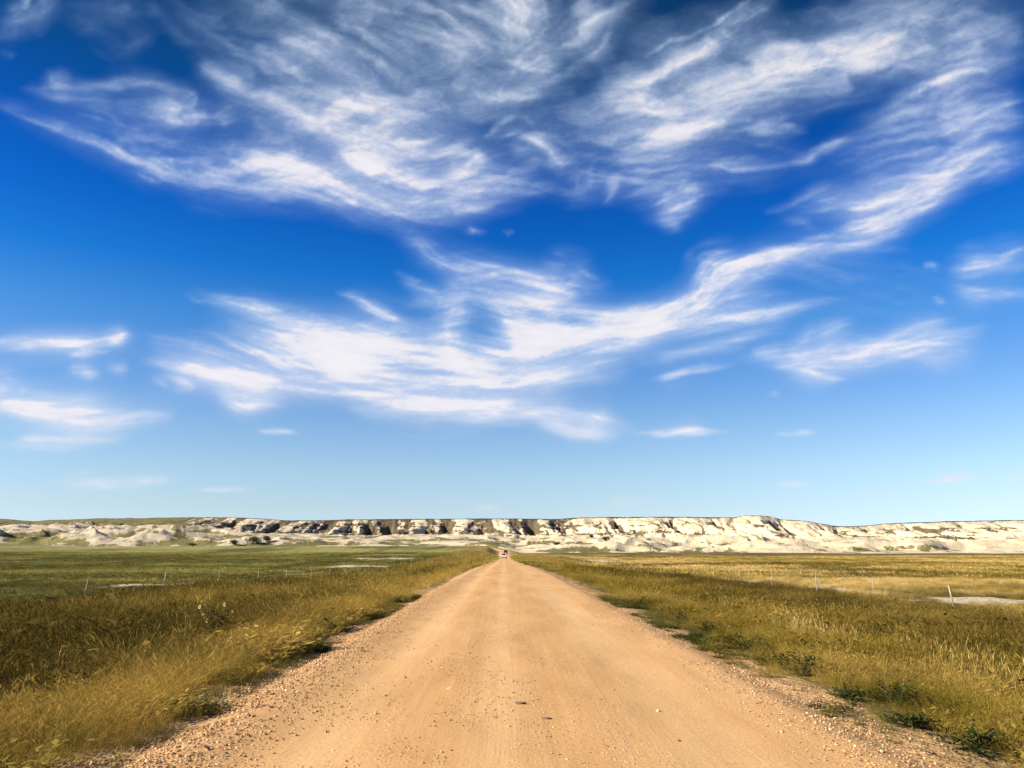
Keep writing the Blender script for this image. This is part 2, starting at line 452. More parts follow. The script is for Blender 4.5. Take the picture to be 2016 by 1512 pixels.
def build_sky():
    chart = cirrus_chart()
    az = np.concatenate([np.arange(-180, -42, 3.0), np.arange(-42, 42, .085), np.arange(42, 180, 3.0)])
    el = np.concatenate([np.arange(-1.2, 41, .085), np.linspace(41, 89.9, 26)])
    A, E = np.meshgrid(np.radians(az), np.radians(el))
    d = np.stack([np.sin(A) * np.cos(E), np.cos(A) * np.cos(E), np.sin(E)], -1)
    rad = 30000.0
    me = grid_mesh('sky', d.reshape(-1, 3) * rad, len(el), len(az), True, True)
    set_float(me, 'cloud', cloud_at(d[..., 0], d[..., 1], d[..., 2], chart))
    m, nt, out = new_mat('cirrus'); N = NT(nt)
    den = N.attr('cloud').outputs['Fac']
    # finest fibres, drawn out along the wind
    g = N.n('ShaderNodeNewGeometry')
    n1 = N.noise(N.pos(1 / rad, 1 / rad, 2.4 / rad), 85, 5, .6, .5)
    n2 = N.noise(N.pos(1 / rad, 1 / rad, 2.6 / rad), 190, 4, .6, .4)
    k = N.math('MULTIPLY', N.rng(n1, .25, .75, .82, 1.18), N.rng(n2, .3, .7, .9, 1.1))
    den = N.math('MULTIPLY', den, k)
    al = N.math('SUBTRACT', 1.0, N.math('POWER', 2.718, N.math('MULTIPLY', den, -CLOUD_K)))
    tr = N.n('ShaderNodeBsdfTransparent'); em = N.n('ShaderNodeEmission')
    sepz = N.n('ShaderNodeSeparateXYZ'); N.link(N.pos(1 / rad, 1 / rad, 1 / rad), sepz.inputs[0])
    far_white = N.rng(sepz.outputs[2], .36, .12)             # low clouds are seen far off, lit from the side and whiter
    N.link(N.mix(N.math('MAXIMUM', N.rng(den, .15, 2.3), N.math('MULTIPLY', far_white, .8)), CLOUD_THIN, CLOUD_THICK), em.inputs['Color'])
    em.inputs['Strength'].default_value = CLOUD_E
    mx = N.n('ShaderNodeMixShader')
    N.link(al, mx.inputs[0]); N.link(tr.outputs[0], mx.inputs[1]); N.link(em.outputs[0], mx.inputs[2])
    N.link(mx.outputs[0], out.inputs['Surface'])
    m.cycles.emission_sampling = 'NONE'
    o = link_mesh('sky', me, m)
    tag(o, 'deep blue sky with drawn-out white cirrus, pale at the horizon', kind='structure')

CLOUD_K, CLOUD_E = 0.85, 0.36
CLOUD_THIN, CLOUD_THICK = (.44, .66, 1.0), (.97, .945, 1.0)
build_sky()

# ================================================================= lie of the land
_ry = np.array([-400, 50, 79, 130, 200, 290, 350, 440, 462, 474, 490, 510, 560])
_rz = np.array([0, 0, -.18, -.64, -1.2, -1.68, -1.2, .43, 2.0, 2.75, 3.6, 4.2, 5.0])
# centre line of the road
_c1 = np.concatenate([np.arange(-60, 60, .25), np.arange(60, 200, 1.0), np.arange(200, 425, 2.0)])
_curve = np.array([(.14, 425), (0, 440), (-3.5, 452), (-10, 463), (-20, 473.5), (-37.6, 487), (-62, 499), (-95, 509), (-150, 520), (-230, 528)])
_t = np.linspace(0, len(_curve) - 1, 90)
_cx = smooth_interp(_t, np.arange(len(_curve)), _curve[:, 0], .8); _cy = smooth_interp(_t, np.arange(len(_curve)), _curve[:, 1], .8)
PATH = np.concatenate([np.stack([np.full(len(_c1), .15), _c1], -1), np.stack([_cx, _cy], -1)[2:]])
PATHZ = smooth_interp(PATH[:, 1], _ry, _rz, 8.0)
PATHZ[PATH[:, 1] > 478] = np.interp(PATH[PATH[:, 1] > 478][:, 0], [-230, -150, -95, -62, -37, -25], [5.6, 5.2, 4.7, 4.2, 3.55, 2.95])
PATHZ = np.convolve(np.pad(PATHZ, 4, 'edge'), np.ones(9) / 9, 'valid')
def half_w(y): return np.interp(y, [0, 60, 290, 440, 600], [2.93, 2.85, 2.35, 2.5, 2.6])

def side(x, y):
    """signed distance from the road's edge (positive outside) and the road's height there"""
    x = np.asarray(x, float); y = np.asarray(y, float)
    s = np.abs(x - .15) - half_w(y)
    z = smooth_interp(y, _ry, _rz, 8.0)
    far = y > 415
    if far.any():
        xf, yf = x[far], y[far]
        P = PATH[PATH[:, 1] > 405]; PZ = PATHZ[PATH[:, 1] > 405]
        best = np.full(xf.shape, 1e9); bz = np.zeros(xf.shape)
        for (a, b), q in zip(P, PZ):
            dd = (xf - a) ** 2 + (yf - b) ** 2
            k = dd < best
            best[k] = dd[k]; bz[k] = q
        s[far] = np.sqrt(best) - 2.5; z[far] = bz
    return s, z

def field_z(x, y):
    zl = smooth_interp(y, [-400, 0, 20, 40, 58, 68, 86, 105, 200, 300, 400, 450, 600, 900, 3000], [-.9, -.9, -1.0, -1.0, -1.2, -1.5, -1.8, -2.0, -1.7, -.4, 1.9, 3.2, 6, 10, 12], 5.0)
    zr = smooth_interp(y, [-400, 0, 20, 38, 54, 72, 105, 122, 200, 300, 400, 450, 520, 700, 3000], [-.9, -.9, -1.1, -1.25, -1.3, -1.4, -1.62, -1.8, -1.95, -1.75, -1.05, -.5, .2, 2, 4], 5.0)
    t = sstep(-12, 12, x)
    z = zl * (1 - t) + zr * t
    amp = np.clip(np.hypot(x, y) / 60, .15, 1)
    return z + (fbm(x / 14, y / 14, 71, 4) - .5) * .5 * amp + (fbm(x / 70, y / 70, 73, 3) - .5) * .9 * np.clip((np.abs(x) - 24) / 30, 0, 1)

def ground_z(x, y):
    x = np.asarray(x, float); y = np.asarray(y, float)
    s, zr = side(x, y)
    t = sstep(.1, 6.5, s)
    z = (zr + (fbm(x / .7, y / .9, 75, 3) - .5) * .07 - .03) * (1 - t) + field_z(x, y) * t
    return z - .055 * sstep(.1, -.5, s) - .012

# ---- what grows where (albedo), shared by the soil sheet and by the grasses that stand on it
def lerp3(a, b, t): return a + (np.array(b) - a) * t[..., None]
BARE = [(-26.5, 77, 7.5, 15), (-23.2, 66, 2.0, 6), (-31, 158, 9, 9), (-33, 238, 9, 16), (-45, 300, 12, 8),
        (27, 232, 7, 26), (26.3, 46, 3.8, 4.6), (30.0, 45, 2.0, 2.6), (24.5, 62, 1.6, 7), (23.0, 78, 1.2, 6), (17, 150, 3, 10)]
def bare_mask(x, y):
    b = np.zeros(np.shape(x))
    for cx, cy, rx, ry in BARE:
        q = ((x - cx) / rx) ** 2 + ((y - cy) / ry) ** 2
        b = np.maximum(b, sstep(1.25, .35, q + (fbm(x / 1.6, y / (1.6 + y / 30), 83, 5, .6) - .5) * 3.4))
    return b

def cover(x, y):
    x = np.asarray(x, float); y = np.asarray(y, float)
    s, _ = side(x, y)
    n1 = fbm(x / 3.0, y / 3.5, 91, 4); n2 = fbm(x / 11, y / 14, 93, 4); n3 = fbm(x / 60, y / 22, 95, 4, .55); n4 = fbm(x / 22, y / 60, 97, 3)
    sj = s + (n1 - .5) * 1.6 + (n2 - .5) * 1.0
    left = x < 0
    # left of the road
    c = np.broadcast_to(np.array([.10, .10, .03]), x.shape + (3,)).copy()
    c = lerp3(c, (.35, .25, .070), sstep(.1, .6, sj))
    c = lerp3(c, (.16, .122, .03), sstep(.60, .42, n1) * sstep(.9, 1.3, sj) * .7)
    rank = lerp3(np.broadcast_to(np.array([.046, .031, .008]), x.shape + (3,)).copy(), (.185, .138, .032), sstep(12, 34, y + (n2 - .5) * 16))
    rank = lerp3(rank, (.085, .062, .016), sstep(.48, .62, n2) * .8)
    rank = lerp3(rank, (.075, .058, .016), sstep(11.0, 14.5, sj + (n2 - .5) * 5) * (1 - sstep(90, 130, y)))
    c = lerp3(c, rank, sstep(2.0, 2.9, sj + (y - 12) * .012))
    mead = lerp3(np.broadcast_to(np.array([.115, .125, .036]), x.shape + (3,)).copy(), (.20, .19, .062), sstep(.42, .66, n3))
    mead = lerp3(mead, (.075, .078, .024), sstep(.52, .36, n3) * .75)
    mead = lerp3(mead, (.055, .056, .017), sstep(.57, .66, fbm(x / 8, y / (5 + y / 14), 98, 4, .6)) * .7)
    mead = lerp3(mead, (.27, .25, .09), sstep(240, 360, y) * sstep(.4, .62, n4) * .7)
    cl = lerp3(c, mead, sstep(16.0, 18.2, sj + sstep(80, 130, y) * (3 * n2)))
    cl = lerp3(cl, (.28, .21, .07), sstep(110, 200, y) * sstep(24, 6, s) * .7)
    # right of the road
    c = np.broadcast_to(np.array([.075, .085, .024]), x.shape + (3,)).copy()
    c = lerp3(c, (.165, .125, .021), sstep(.4, 1.1, sj))
    c = lerp3(c, (.34, .24, .075), sstep(.54, .66, n1) * sstep(.9, 1.4, sj) * .8)
    olive = lerp3(np.broadcast_to(np.array([.125, .094, .016]), x.shape + (3,)).copy(), (.22, .155, .032), sstep(.5, .68, n2))
    olive = lerp3(olive, (.072, .052, .012), sstep(.52, .38, n1) * .8)
    c = lerp3(c, olive, sstep(2.6, 4.6, sj))
    dark = lerp3(np.broadcast_to(np.array([.062, .044, .012]), x.shape + (3,)).copy(), (.125, .09, .022), sstep(.52, .68, n2))
    c = lerp3(c, dark, sstep(7.2, 9.8, sj + (n2 - .5) * 4 - sstep(30, 70, y) * 3.5))
    straw = lerp3(np.broadcast_to(np.array([.42, .31, .12]), x.shape + (3,)).copy(), (.55, .42, .21), sstep(.45, .65, n1))
    straw = lerp3(straw, (.15, .115, .03), sstep(.52, .62, n3))
    straw = lerp3(straw, (.30, .22, .06), sstep(.5, .38, n4) * .8)
    straw = lerp3(straw, (.075, .06, .016), sstep(.57, .66, fbm(x / 7, y / (5 + y / 14), 99, 4, .6)) * .85)
    straw = lerp3(straw, (.085, .07, .02), sstep(330, 390, y) * .8)
    cr_ = lerp3(c, straw, sstep(16.8, 18.8, sj + sstep(70, 160, y) * 4))
    cr_ = lerp3(cr_, (.30, .22, .06), sstep(120, 200, y) * sstep(26, 6, s) * .8)
    return np.where(left[..., None], cl, cr_)

def veg_height(x, y):
    s, _ = side(x, y)
    n = fbm(x / 2.5, y / 2.5, 101, 3)
    hl = np.interp(s, [0, .3, .8, 1.8, 2.6, 5, 15, 17.5, 19, 60], [.10, .14, .34, .42, .62, .72, .72, .5, .22, .16])
    hr = np.interp(s, [0, .6, 1.2, 2.5, 4, 7, 12, 16, 18.5, 60], [.06, .14, .28, .44, .58, .64, .50, .40, .30, .28])
    return np.where(x < 0, hl, hr) * (.65 + .7 * n)

def build_ground():
    xs = np.concatenate([-np.geomspace(34, 4000, 70)[::-1], np.linspace(-33, -9, 70), np.linspace(-8.6, 9, 100), np.linspace(9.4, 33, 70), np.geomspace(34, 4000, 70)])
    ys = np.concatenate([np.linspace(-400, -10, 14), np.linspace(-5, 40, 150), np.geomspace(40.4, 480, 190), np.geomspace(500, 4500, 26)])
    X, Y = np.meshgrid(xs, ys)
    Z = ground_z(X, Y)
    Z = np.where(Y > 520, Z - sstep(520, 600, Y) * 6, Z)
    me = grid_mesh('ground', np.stack([X, Y, Z], -1).reshape(-1, 3), len(ys), len(xs))
    s, _ = side(X, Y)
    set_col(me, 'cover', cover(X, Y)); set_float(me, 'bare', bare_mask(X, Y))
    set_float(me, 'verge', sstep(1.0, .1, s + (fbm(X / .8, Y / .8, 111, 3) - .5) * 1.2))
    m, nt, out = new_mat('prairie_soil'); N = NT(nt)
    P = N.pos(1, 1, 1)
    cov = N.attr('cover').outputs['Vector']
    nA = N.noise(P, .9, 6, .62); nB = N.noise(N.pos(.35, .09, 1), 1.0, 6, .65); nC = N.noise(P, 9, 4, .6)
    c = N.mix(1.0, cov, N.mix(N.rng(nA, .3, .7), (.5, .5, .5), (1.35, 1.32, 1.25)), 'MULTIPLY')
    c = N.mix(1.0, c, N.mix(N.rng(nB, .32, .68), (.72, .72, .74), (1.3, 1.3, 1.22)), 'MULTIPLY')
    rag = N.rng(N.math('ADD', N.attr('bare').outputs['Fac'], N.math('MULTIPLY', N.math('SUBTRACT', N.noise(N.pos(.9, .5, 1), 1.9, 6, .72), .5), 3.4)), .36, .58)
    c = N.mix(N.math('MULTIPLY', rag, N.rng(N.attr('bare').outputs['Fac'], .02, .12)), c, N.mix(N.rng(nC, .35, .6), (.36, .29, .19), (.62, .53, .38)))
    grv = N.mix(N.rng(N.noise(P, 26, 3, .6), .35, .65), (.30, .175, .075), (.52, .33, .16))
    c = N.mix(N.attr('verge').outputs['Fac'], c, grv)
    h = N.math('ADD', N.noise(P, 3.2, 5, .65), N.math('MULTIPLY', nC, .35))
    N.principled(out, c, .95, N.bump(h, .8, .22), .1)
    tag(link_mesh('ground', me, m), 'grassy prairie floor on both sides of the road', kind='structure')
build_ground()

def road_lump(x, y): return (fbm(x / .5, y / .8, 125, 3) - .5) * .03
def build_road():
    P = PATH; n = len(P)
    T = np.gradient(P, axis=0); T /= np.linalg.norm(T, axis=1)[:, None]
    Nn = np.stack([T[:, 1], -T[:, 0]], -1)
    cols = np.concatenate([np.linspace(-1, -.66, 17), np.linspace(-.62, .62, 30), np.linspace(.66, 1, 17)])
    V = np.zeros((n, len(cols), 3)); 
    hw = half_w(P[:, 1])
    for j, cc in enumerate(cols):
        off = cc * (hw + .12)
        V[:, j, :2] = P + Nn * off[:, None]
        rut = -.022 * math.exp(-((cc * 2.9 + 1.55) / .38) ** 2) - .02 * math.exp(-((cc * 2.9 - 1.45) / .5) ** 2) + .018 * math.exp(-((cc * 2.9 + 2.3) / .25) ** 2) + .012 * math.exp(-((cc * 2.9 - 2.4) / .25) ** 2)
        lump = road_lump(V[:, j, 0], V[:, j, 1])
        V[:, j, 2] = PATHZ + .035 * (1 - cc * cc) + rut + lump + .004 - .06 * sstep(.84, 1.0, abs(cc))
    me = grid_mesh('gravel_road', V.reshape(-1, 3), n, len(cols))
    me.flip_normals()
    set_float(me, 'across', np.broadcast_to(cols * 2.93, (n, len(cols))).ravel())
    m, nt, out = new_mat('gravel_road_dirt'); N = NT(nt)
    P3 = N.pos(1, 1, 1)
    ac = N.attr('across').outputs['Fac']
    big = N.noise(N.pos(.9, .16, 1), 1.0, 5, .6); streak = N.noise(N.pos(3.6, .12, 1), 1.0, 5, .62)
    fine = N.noise(P3, 42, 4, .7); mid = N.noise(P3, 7, 4, .6)
    c = N.mix(N.rng(big, .3, .7), (.42, .235, .092), (.57, .335, .152))
    c = N.mix(N.rng(streak, .5, .72, 0, .55), c, (.60, .385, .185))
    c = N.mix(N.rng(mid, .55, .72, 0, .35), c, (.40, .24, .115))
    def lane(m, w):
        d = N.math('DIVIDE', N.math('SUBTRACT', ac, m), w)
        return N.math('POWER', 2.718, N.math('MULTIPLY', N.math('MULTIPLY', d, d), -1.0))
    lanes = N.math('ADD', lane(-1.5, .34), N.math('ADD', lane(1.35, .5), lane(-.2, .22)))
    trk = N.noise(N.pos(11, .07, 1), 1.0, 3, .6)
    c = N.mix(N.math('MULTIPLY', lanes, N.rng(big, .25, .6, .25, .7), True), c, (.61, .39, .195))
    c = N.mix(N.math('MULTIPLY', N.rng(trk, .56, .72, 0, .38), N.rng(N.noise(N.pos(.8, .12, 1), 1.3, 3), .48, .62)), c, (.34, .20, .085))
    edge = N.rng(N.math('ABSOLUTE', ac), 1.7, 2.7)
    c = N.mix(N.math('MULTIPLY', edge, .6), c, N.mix(N.rng(N.noise(P3, 26, 3, .6), .35, .65), (.36, .20, .085), (.56, .345, .165)))
    vor = N.n('ShaderNodeTexVoronoi'); N.link(P3, vor.inputs['Vector']); vor.inputs['Scale'].default_value = 30
    sep = N.n('ShaderNodeSeparateColor'); N.link(vor.outputs['Color'], sep.inputs[0])
    loose = N.rng(N.math('ADD', N.noise(N.pos(1.5, .5, 1), 1.0, 4), N.math('MULTIPLY', edge, .2)), .46, .66)
    peb = N.math('MULTIPLY', N.rng(vor.outputs['Distance'], .42, .30), N.rng(sep.outputs[0], .72, .76))
    peb = N.math('MULTIPLY', peb, loose)
    c = N.mix(peb, c, N.mix(sep.outputs[1], (.30, .19, .11), (.66, .52, .38)))
    c = N.mix(1.0, c, N.mix(N.rng(fine, .3, .7), (.80, .79, .78), (1.16, 1.16, 1.16)), 'MULTIPLY')
    h = N.math('ADD', N.math('MULTIPLY', fine, .35), N.math('ADD', N.math('MULTIPLY', peb, .5), N.math('ADD', N.math('MULTIPLY', streak, .5), N.math('MULTIPLY', trk, .12))))
    N.principled(out, c, .95, N.bump(h, .55, .03), .1)
    tag(link_mesh('gravel_road', me, m), 'tan gravel road running straight to the badlands and bending left', kind='structure')
build_road()

# ================================================================= badlands
def badlands():
    a = np.concatenate([-np.geomspace(.76, 2.2, 60)[::-1], np.arange(-.75, .75, .00125), np.geomspace(.76, 2.2, 60)])
    ys = np.concatenate([np.arange(432, 600, 1.25), np.arange(600, 800, 1.6), np.geomspace(802, 2600, 60)])
    A, Y = np.meshgrid(a, ys)
    X = A * Y
    px = bearing(A[0] * 600, A[0] * 0 + 600., A[0] * 0 + 8.)[0]
    px = np.where(A[0] < -.76, -400, np.where(A[0] > .76, 2500, px))
    I = lambda xp, fp: np.interp(px, xp, fp)[None, :]
    sky_y = I([-500, 0, 60, 100, 200, 410, 500, 560, 640, 700, 900, 960, 1100, 1150, 1300, 1450, 1470, 1500, 1520, 1540, 1590, 1640, 1650, 1690, 1750, 1800, 1900, 2016, 2500],
              [1020, 1021, 1026, 1023, 1020, 1018, 1020, 1024, 1024, 1022, 1021, 1020, 1021.5, 1018, 1017, 1018, 1014, 1013.5, 1016, 1022, 1025, 1034, 1036, 1035.5, 1030, 1028, 1025, 1023, 1022])
    Yr = I([-500, 0, 200, 310, 470, 600, 900, 1100, 1300, 1500, 1640, 1750, 2016, 2500], [870, 860, 830, 800, 715, 700, 680, 665, 645, 628, 650, 690, 680, 680])
    L = I([-500, 0, 330, 400, 430, 1000, 1120, 1600, 1660, 2100], [230, 220, 200, 150, 92, 90, 105, 118, 120, 120])
    toe = I([-500, 0, 400, 600, 900, 1100, 1300, 1640, 2016, 2500], [13, 14, 12.5, 9.5, 9, 7.5, 6.5, 5, 5, 5])
    wu = I([-500, 330, 400, 425, 470, 560, 600, 700, 760, 900, 960, 1010, 1090, 1115, 1200, 1330, 1390, 1420, 1640, 1700, 1800, 1900, 2100], [1, 1, .9, .5, .35, .45, .8, .7, .6, .75, .6, 1, .95, .2, .12, .3, .35, .1, .05, .35, .3, .15, .1])
    wg = I([-500, 380, 430, 700, 1000, 1110, 1400, 1640, 2100], [.8, .8, .85, .9, .85, .68, .62, .6, .6])
    wf = I([-500, 0, 400, 600, 900, 1100, 1300, 1640, 2100], [.50, .50, .50, .44, .36, .34, .22, .18, .16])
    mh = I([-500, 0, 200, 400, 600, 900, 1000, 1200, 1640, 2100], [8.5, 8.5, 9, 7, 4.2, 3.8, 3.6, 6, 6.5, 6.5])
    spur = I([-500, 310, 450, 2100], [.25, .25, 1, 1])
    base = ground_z(np.where(np.abs(X) > 3900, 3900, X), np.minimum(Y, 700))
    # rim meanders; spurs and gullies run down from it
    warp = (fbm(X / 60, Y / 60, 131, 4) - .5)
    Yrim = Yr + (fbm(X / 110, X * 0 + 5.5, 133, 4) - .5) * 60 * spur
    tri = lambda v: np.abs(2 * (v - np.floor(v)) - 1)
    g1 = tri(X / 40 + 1.2 * (fbm(X / 70, Y / 130, 135, 3) - .5) + .35 * warp)
    g2 = tri(X / 17 + 1.4 * (fbm(X / 34, Y / 50, 137, 3) - .5) + .5 * warp)
    g4 = tri(X / 7.5 + 1.6 * (fbm(X / 15, Y / 40, 138, 3) - .5) + .5 * g2)
    g3 = fbm(X / 5.5 + 2 * warp, Y / 16, 139, 4, .6)
    d0 = Yrim - Y
    ext = L * (.28 + .84 * g1 + .28 * g2 + .16 * (g3 - .5) + .13 * g4)
    ext = L * (1 - spur) + ext * spur
    t = (d0 - 6 * (g3 - .5)) / ext
    px2 = np.broadcast_to(px[None, :], X.shape)
    ztop = at(1008, 0, 1)[2] * 0 + CAM_H + (1081 - sky_y) * .9605 / FPX * (Yrim * 1.0) * (1 + .0)
    ztop = ztop + (fbm(X / 9, Y / 9, 141, 3) - .5) * .7
    ztoe = np.minimum(base + 0, toe) * 0 + np.maximum(toe * sstep(440, 600, Y), base)
    # shelf below the cliffs rises gently from the plain
    shelf = base + np.maximum(0, (toe - base)) * np.clip((Y - 446) / np.maximum(Yrim - L * .9 - 446, 30), 0, 1.0) ** 1.15
    tc = np.clip(t, 0, 1)
    prof = (1 - tc) ** (1 + .25 * spur)
    prof = np.where(t < 0, 1, prof)
    ledge = .02 * np.sin(prof * 34 + 2 * warp) * np.clip(tc * 6, 0, 1) * spur
    face = shelf + (ztop - shelf) * np.clip(prof + ledge * (1 - tc), 0, 1)
    # clay mounds on the shelf
    mx = X + 10 * warp
    mm = 1 - np.abs(2 * fbm(mx / 58, Y / 30, 143, 3, .45) - 1) * 2.6
    mm2 = 1 - np.abs(2 * fbm(mx / 24, Y / 13, 145, 3, .5) - 1) * 2.2
    md = np.clip(.75 * mm + .35 * mm2 - .15, 0, 1.2)
    s, rz = side(X, Y)
    clear = sstep(6, 40, s)
    fade = sstep(438, 475, Y) * sstep(.55, .98, tc)
    mound = mh * md * fade * clear * (.55 + .9 * fbm(X / 90, Y / 60, 147, 2))
    rill = ((fbm(X / 3.2 + 1.5 * g2, Y / 12, 149, 3, .6) - .5) * 1.3 - .9 * np.abs(fbm(X / 6, Y / 14, 148, 2) - .5)) * sstep(.02, .15, tc) * (1 - .75 * sstep(.8, 1.0, tc))
    Z = face + mound + rill * clear
    near = sstep(9, 2, s)
    Z = Z * (1 - near) + (rz - .4) * near
    Z = np.where(Y < 446, np.minimum(Z, base - .25 + mound), Z)
    # bare clay or scrub
    n1 = fbm(X / 7, Y / 9, 151, 5, .6); n2 = fbm(X / 24, Y / 20, 153, 4)
    gul = 1 - (.55 * g1 + .45 * g2)
    up = wu * sstep(.62, .2, tc) * 1.05 - .75 * sstep(.38, .75, .5 * g1 + .35 * g2 + .15 * g4) + (n1 - .5) * .8 * wu
    led = sstep(.52, .66, fbm(X / 11 + Z / 3.5, Z / 1.5, 155, 4)) * sstep(.1, .3, tc)
    thin = np.maximum(np.maximum(sstep(.16, .04, g2 * (.6 + .8 * n2)), sstep(.10, .03, g1)), .8 * sstep(.20, .05, g4) * sstep(.45, .6, n2 + .1))
    vf = np.maximum(np.maximum(up, wg * np.broadcast_to(np.interp(px, [0, 1080, 1160, 2500], [1.1, 1.1, .45, .4])[None, :], X.shape) * sstep(.46, .72, gul)), np.maximum(wg * led * 1.1, (.25 + wg) * thin * sstep(.05, .25, tc))) + (n1 - .5) * .9
    vf = np.maximum(vf, sstep(.75, .35, spur) * (1.0 - .5 * sstep(.80, .95, tc)))
    vs = wf + (n1 - .5) * 1.3 + (n2 - .5) * .8 - .55 * sstep(.25, .8, md) + .22
    onface = sstep(1.02, .9, tc)
    veg = vf * onface + vs * (1 - onface)
    veg = np.where((t < .035 + .03 * (n1 - .5)) & (px2 < 5000), 1.0, veg)
    veg = np.where((px2 > 1420) & (px2 < 1640), np.where(t < .0, .25 + .6 * (n1 > .55), np.minimum(veg, .6)), veg)
    slope_left = np.broadcast_to(sstep(420, 330, px)[None, :], X.shape)
    me = grid_mesh('badlands', np.stack([X, Y, Z], -1).reshape(-1, 3), len(ys), len(a))
    set_float(me, 'grey', np.broadcast_to(np.interp(px, [-500, 0, 420, 800, 1150, 2500], [1, 1, .75, .4, 0, 0])[None, :], X.shape))
    set_float(me, 'scrub', np.clip(veg, 0, 1))
    set_float(me, 'cap', sstep(.10, .02, t) * (1 - slope_left * .6))
    set_float(me, 'grassy', np.maximum(slope_left, 1 - onface) * 1.0)
    m, nt, out = new_mat('badlands_clay'); N = NT(nt)
    P3 = N.pos(1, 1, 1)
    nA = N.noise(P3, .12, 5, .6); nB = N.noise(P3, .7, 5, .65)
    strata = N.noise(N.pos(.008, .008, 1.0), .75, 5, .7)
    clay = N.mix(N.rng(nA, .3, .7), (.48, .39, .26), (.61, .52, .37))
    clay = N.mix(N.rng(strata, .53, .62, 0, .5), clay, (.40, .31, .21))
    clay = N.mix(N.attr('grey').outputs['Fac'], clay, N.mix(N.rng(nA, .3, .7), (.30, .25, .19), (.44, .375, .29)))
    scr = N.mix(N.rng(nB, .3, .7), (.055, .043, .028), (.15, .115, .072))
    gr = N.mix(N.rng(nB, .3, .7), (.09, .082, .032), (.19, .17, .07))
    scr = N.mix(N.attr('grassy').outputs['Fac'], scr, gr)
    scr = N.mix(N.attr('cap').outputs['Fac'], scr, (.045, .038, .026))
    f = N.rng(N.math('ADD', N.attr('scrub').outputs['Fac'], N.math('MULTIPLY', N.math('SUBTRACT', N.noise(P3, .45, 5, .7), .5), .9)), .42, .56)
    c = N.mix(f, clay, scr)
    N.principled(out, c, .95, N.bump(N.math('ADD', nB, N.math('MULTIPLY', strata, .5)), .7, .8), .1)
    tag(link_mesh('badlands', me, m), 'pale clay badlands bluffs cut by dark scrubby gullies', kind='structure')
    return X, Y, Z
BX, BY, BZ = badlands()
def land_z(x, y):
    """top of ground or badlands at one spot"""
    z = float(ground_z(np.array([x]), np.array([y]))[0])
    if y > 433:
        j = int(np.argmin(np.abs(BX[0] / BY[0] - x / y))); i = int(np.argmin(np.abs(BY[:, 0] - y)))
        z = max(z, float(BZ[i, j]))
    return z

# ================================================================= scattered cover (stuff): grasses and loose gravel
def protos(name, makers):
    c = bpy.data.collections.new(name)
    for k, (me, mat) in enumerate(makers):
        if not me.materials: me.materials.append(mat)
        o = bpy.data.objects.new('%s_%02d' % (name, k), me)
        c.objects.link(o)
    return c

def scatter(name, pts, rot, scl, col, idx, coll):
    me = bpy.data.meshes.new(name)
    me.vertices.add(len(pts)); me.vertices.foreach_set('co', np.ascontiguousarray(pts, np.float32).ravel())
    set_col(me, 'rot', rot); set_col(me, 'scl', scl); set_col(me, 'col', col)
    a = me.attributes.new('pick', 'INT', 'POINT'); a.data.foreach_set('value', np.ascontiguousarray(idx, np.int32))
    o = link_mesh(name, me)
    ng = bpy.data.node_groups.new(name, 'GeometryNodeTree')
    ng.interface.new_socket('Geometry', in_out='INPUT', socket_type='NodeSocketGeometry')
    ng.interface.new_socket('Geometry', in_out='OUTPUT', socket_type='NodeSocketGeometry')
    L = ng.links.new
    gi = ng.nodes.new('NodeGroupInput'); go = ng.nodes.new('NodeGroupOutput')
    iop = ng.nodes.new('GeometryNodeInstanceOnPoints'); ci = ng.nodes.new('GeometryNodeCollectionInfo')
    ci.inputs['Collection'].default_value = coll; ci.inputs['Separate Children'].default_value = True; ci.inputs['Reset Children'].default_value = True
    def na(n, t):
        q = ng.nodes.new('GeometryNodeInputNamedAttribute'); q.data_type = t; q.inputs['Name'].default_value = n
        return q.outputs['Attribute']
    iop.inputs['Pick Instance'].default_value = True
    L(gi.outputs[0], iop.inputs['Points']); L(ci.outputs[0], iop.inputs['Instance'])
    L(na('pick', 'INT'), iop.inputs['Instance Index']); L(na('scl', 'FLOAT_VECTOR'), iop.inputs['Scale'])
    e2r = ng.nodes.new('FunctionNodeEulerToRotation'); L(na('rot', 'FLOAT_VECTOR'), e2r.inputs[0]); L(e2r.outputs[0], iop.inputs['Rotation'])
    L(iop.outputs[0], go.inputs[0])
    md = o.modifiers.new('scatter', 'NODES'); md.node_group = ng
    return o

def blade_mat():
    m, nt, out = new_mat('grass_blades'); N = NT(nt)
    col = N.attr('col', 'INSTANCER').outputs['Vector']
    bv = N.attr('bv').outputs['Fac']; st = N.attr('straw').outputs['Fac']
    c = N.mix(1.0, col, N.mix(bv, (.55, .55, .5), (1.6, 1.55, 1.45)), 'MULTIPLY')
    c = N.mix(st, c, N.mix(.22, N.mix(1.0, c, (1.45, 1.4, 1.3), 'MULTIPLY'), (.44, .31, .09)))
    df = N.n('ShaderNodeBsdfDiffuse'); tl = N.n('ShaderNodeBsdfTranslucent'); mx = N.n('ShaderNodeMixShader')
    N.link(c, df.inputs['Color']); N.link(c, tl.inputs['Color']); mx.inputs[0].default_value = .3
    N.link(df.outputs[0], mx.inputs[1]); N.link(tl.outputs[0], mx.inputs[2]); N.link(mx.outputs[0], out.inputs['Surface'])
    return m
M_BLADE = blade_mat()

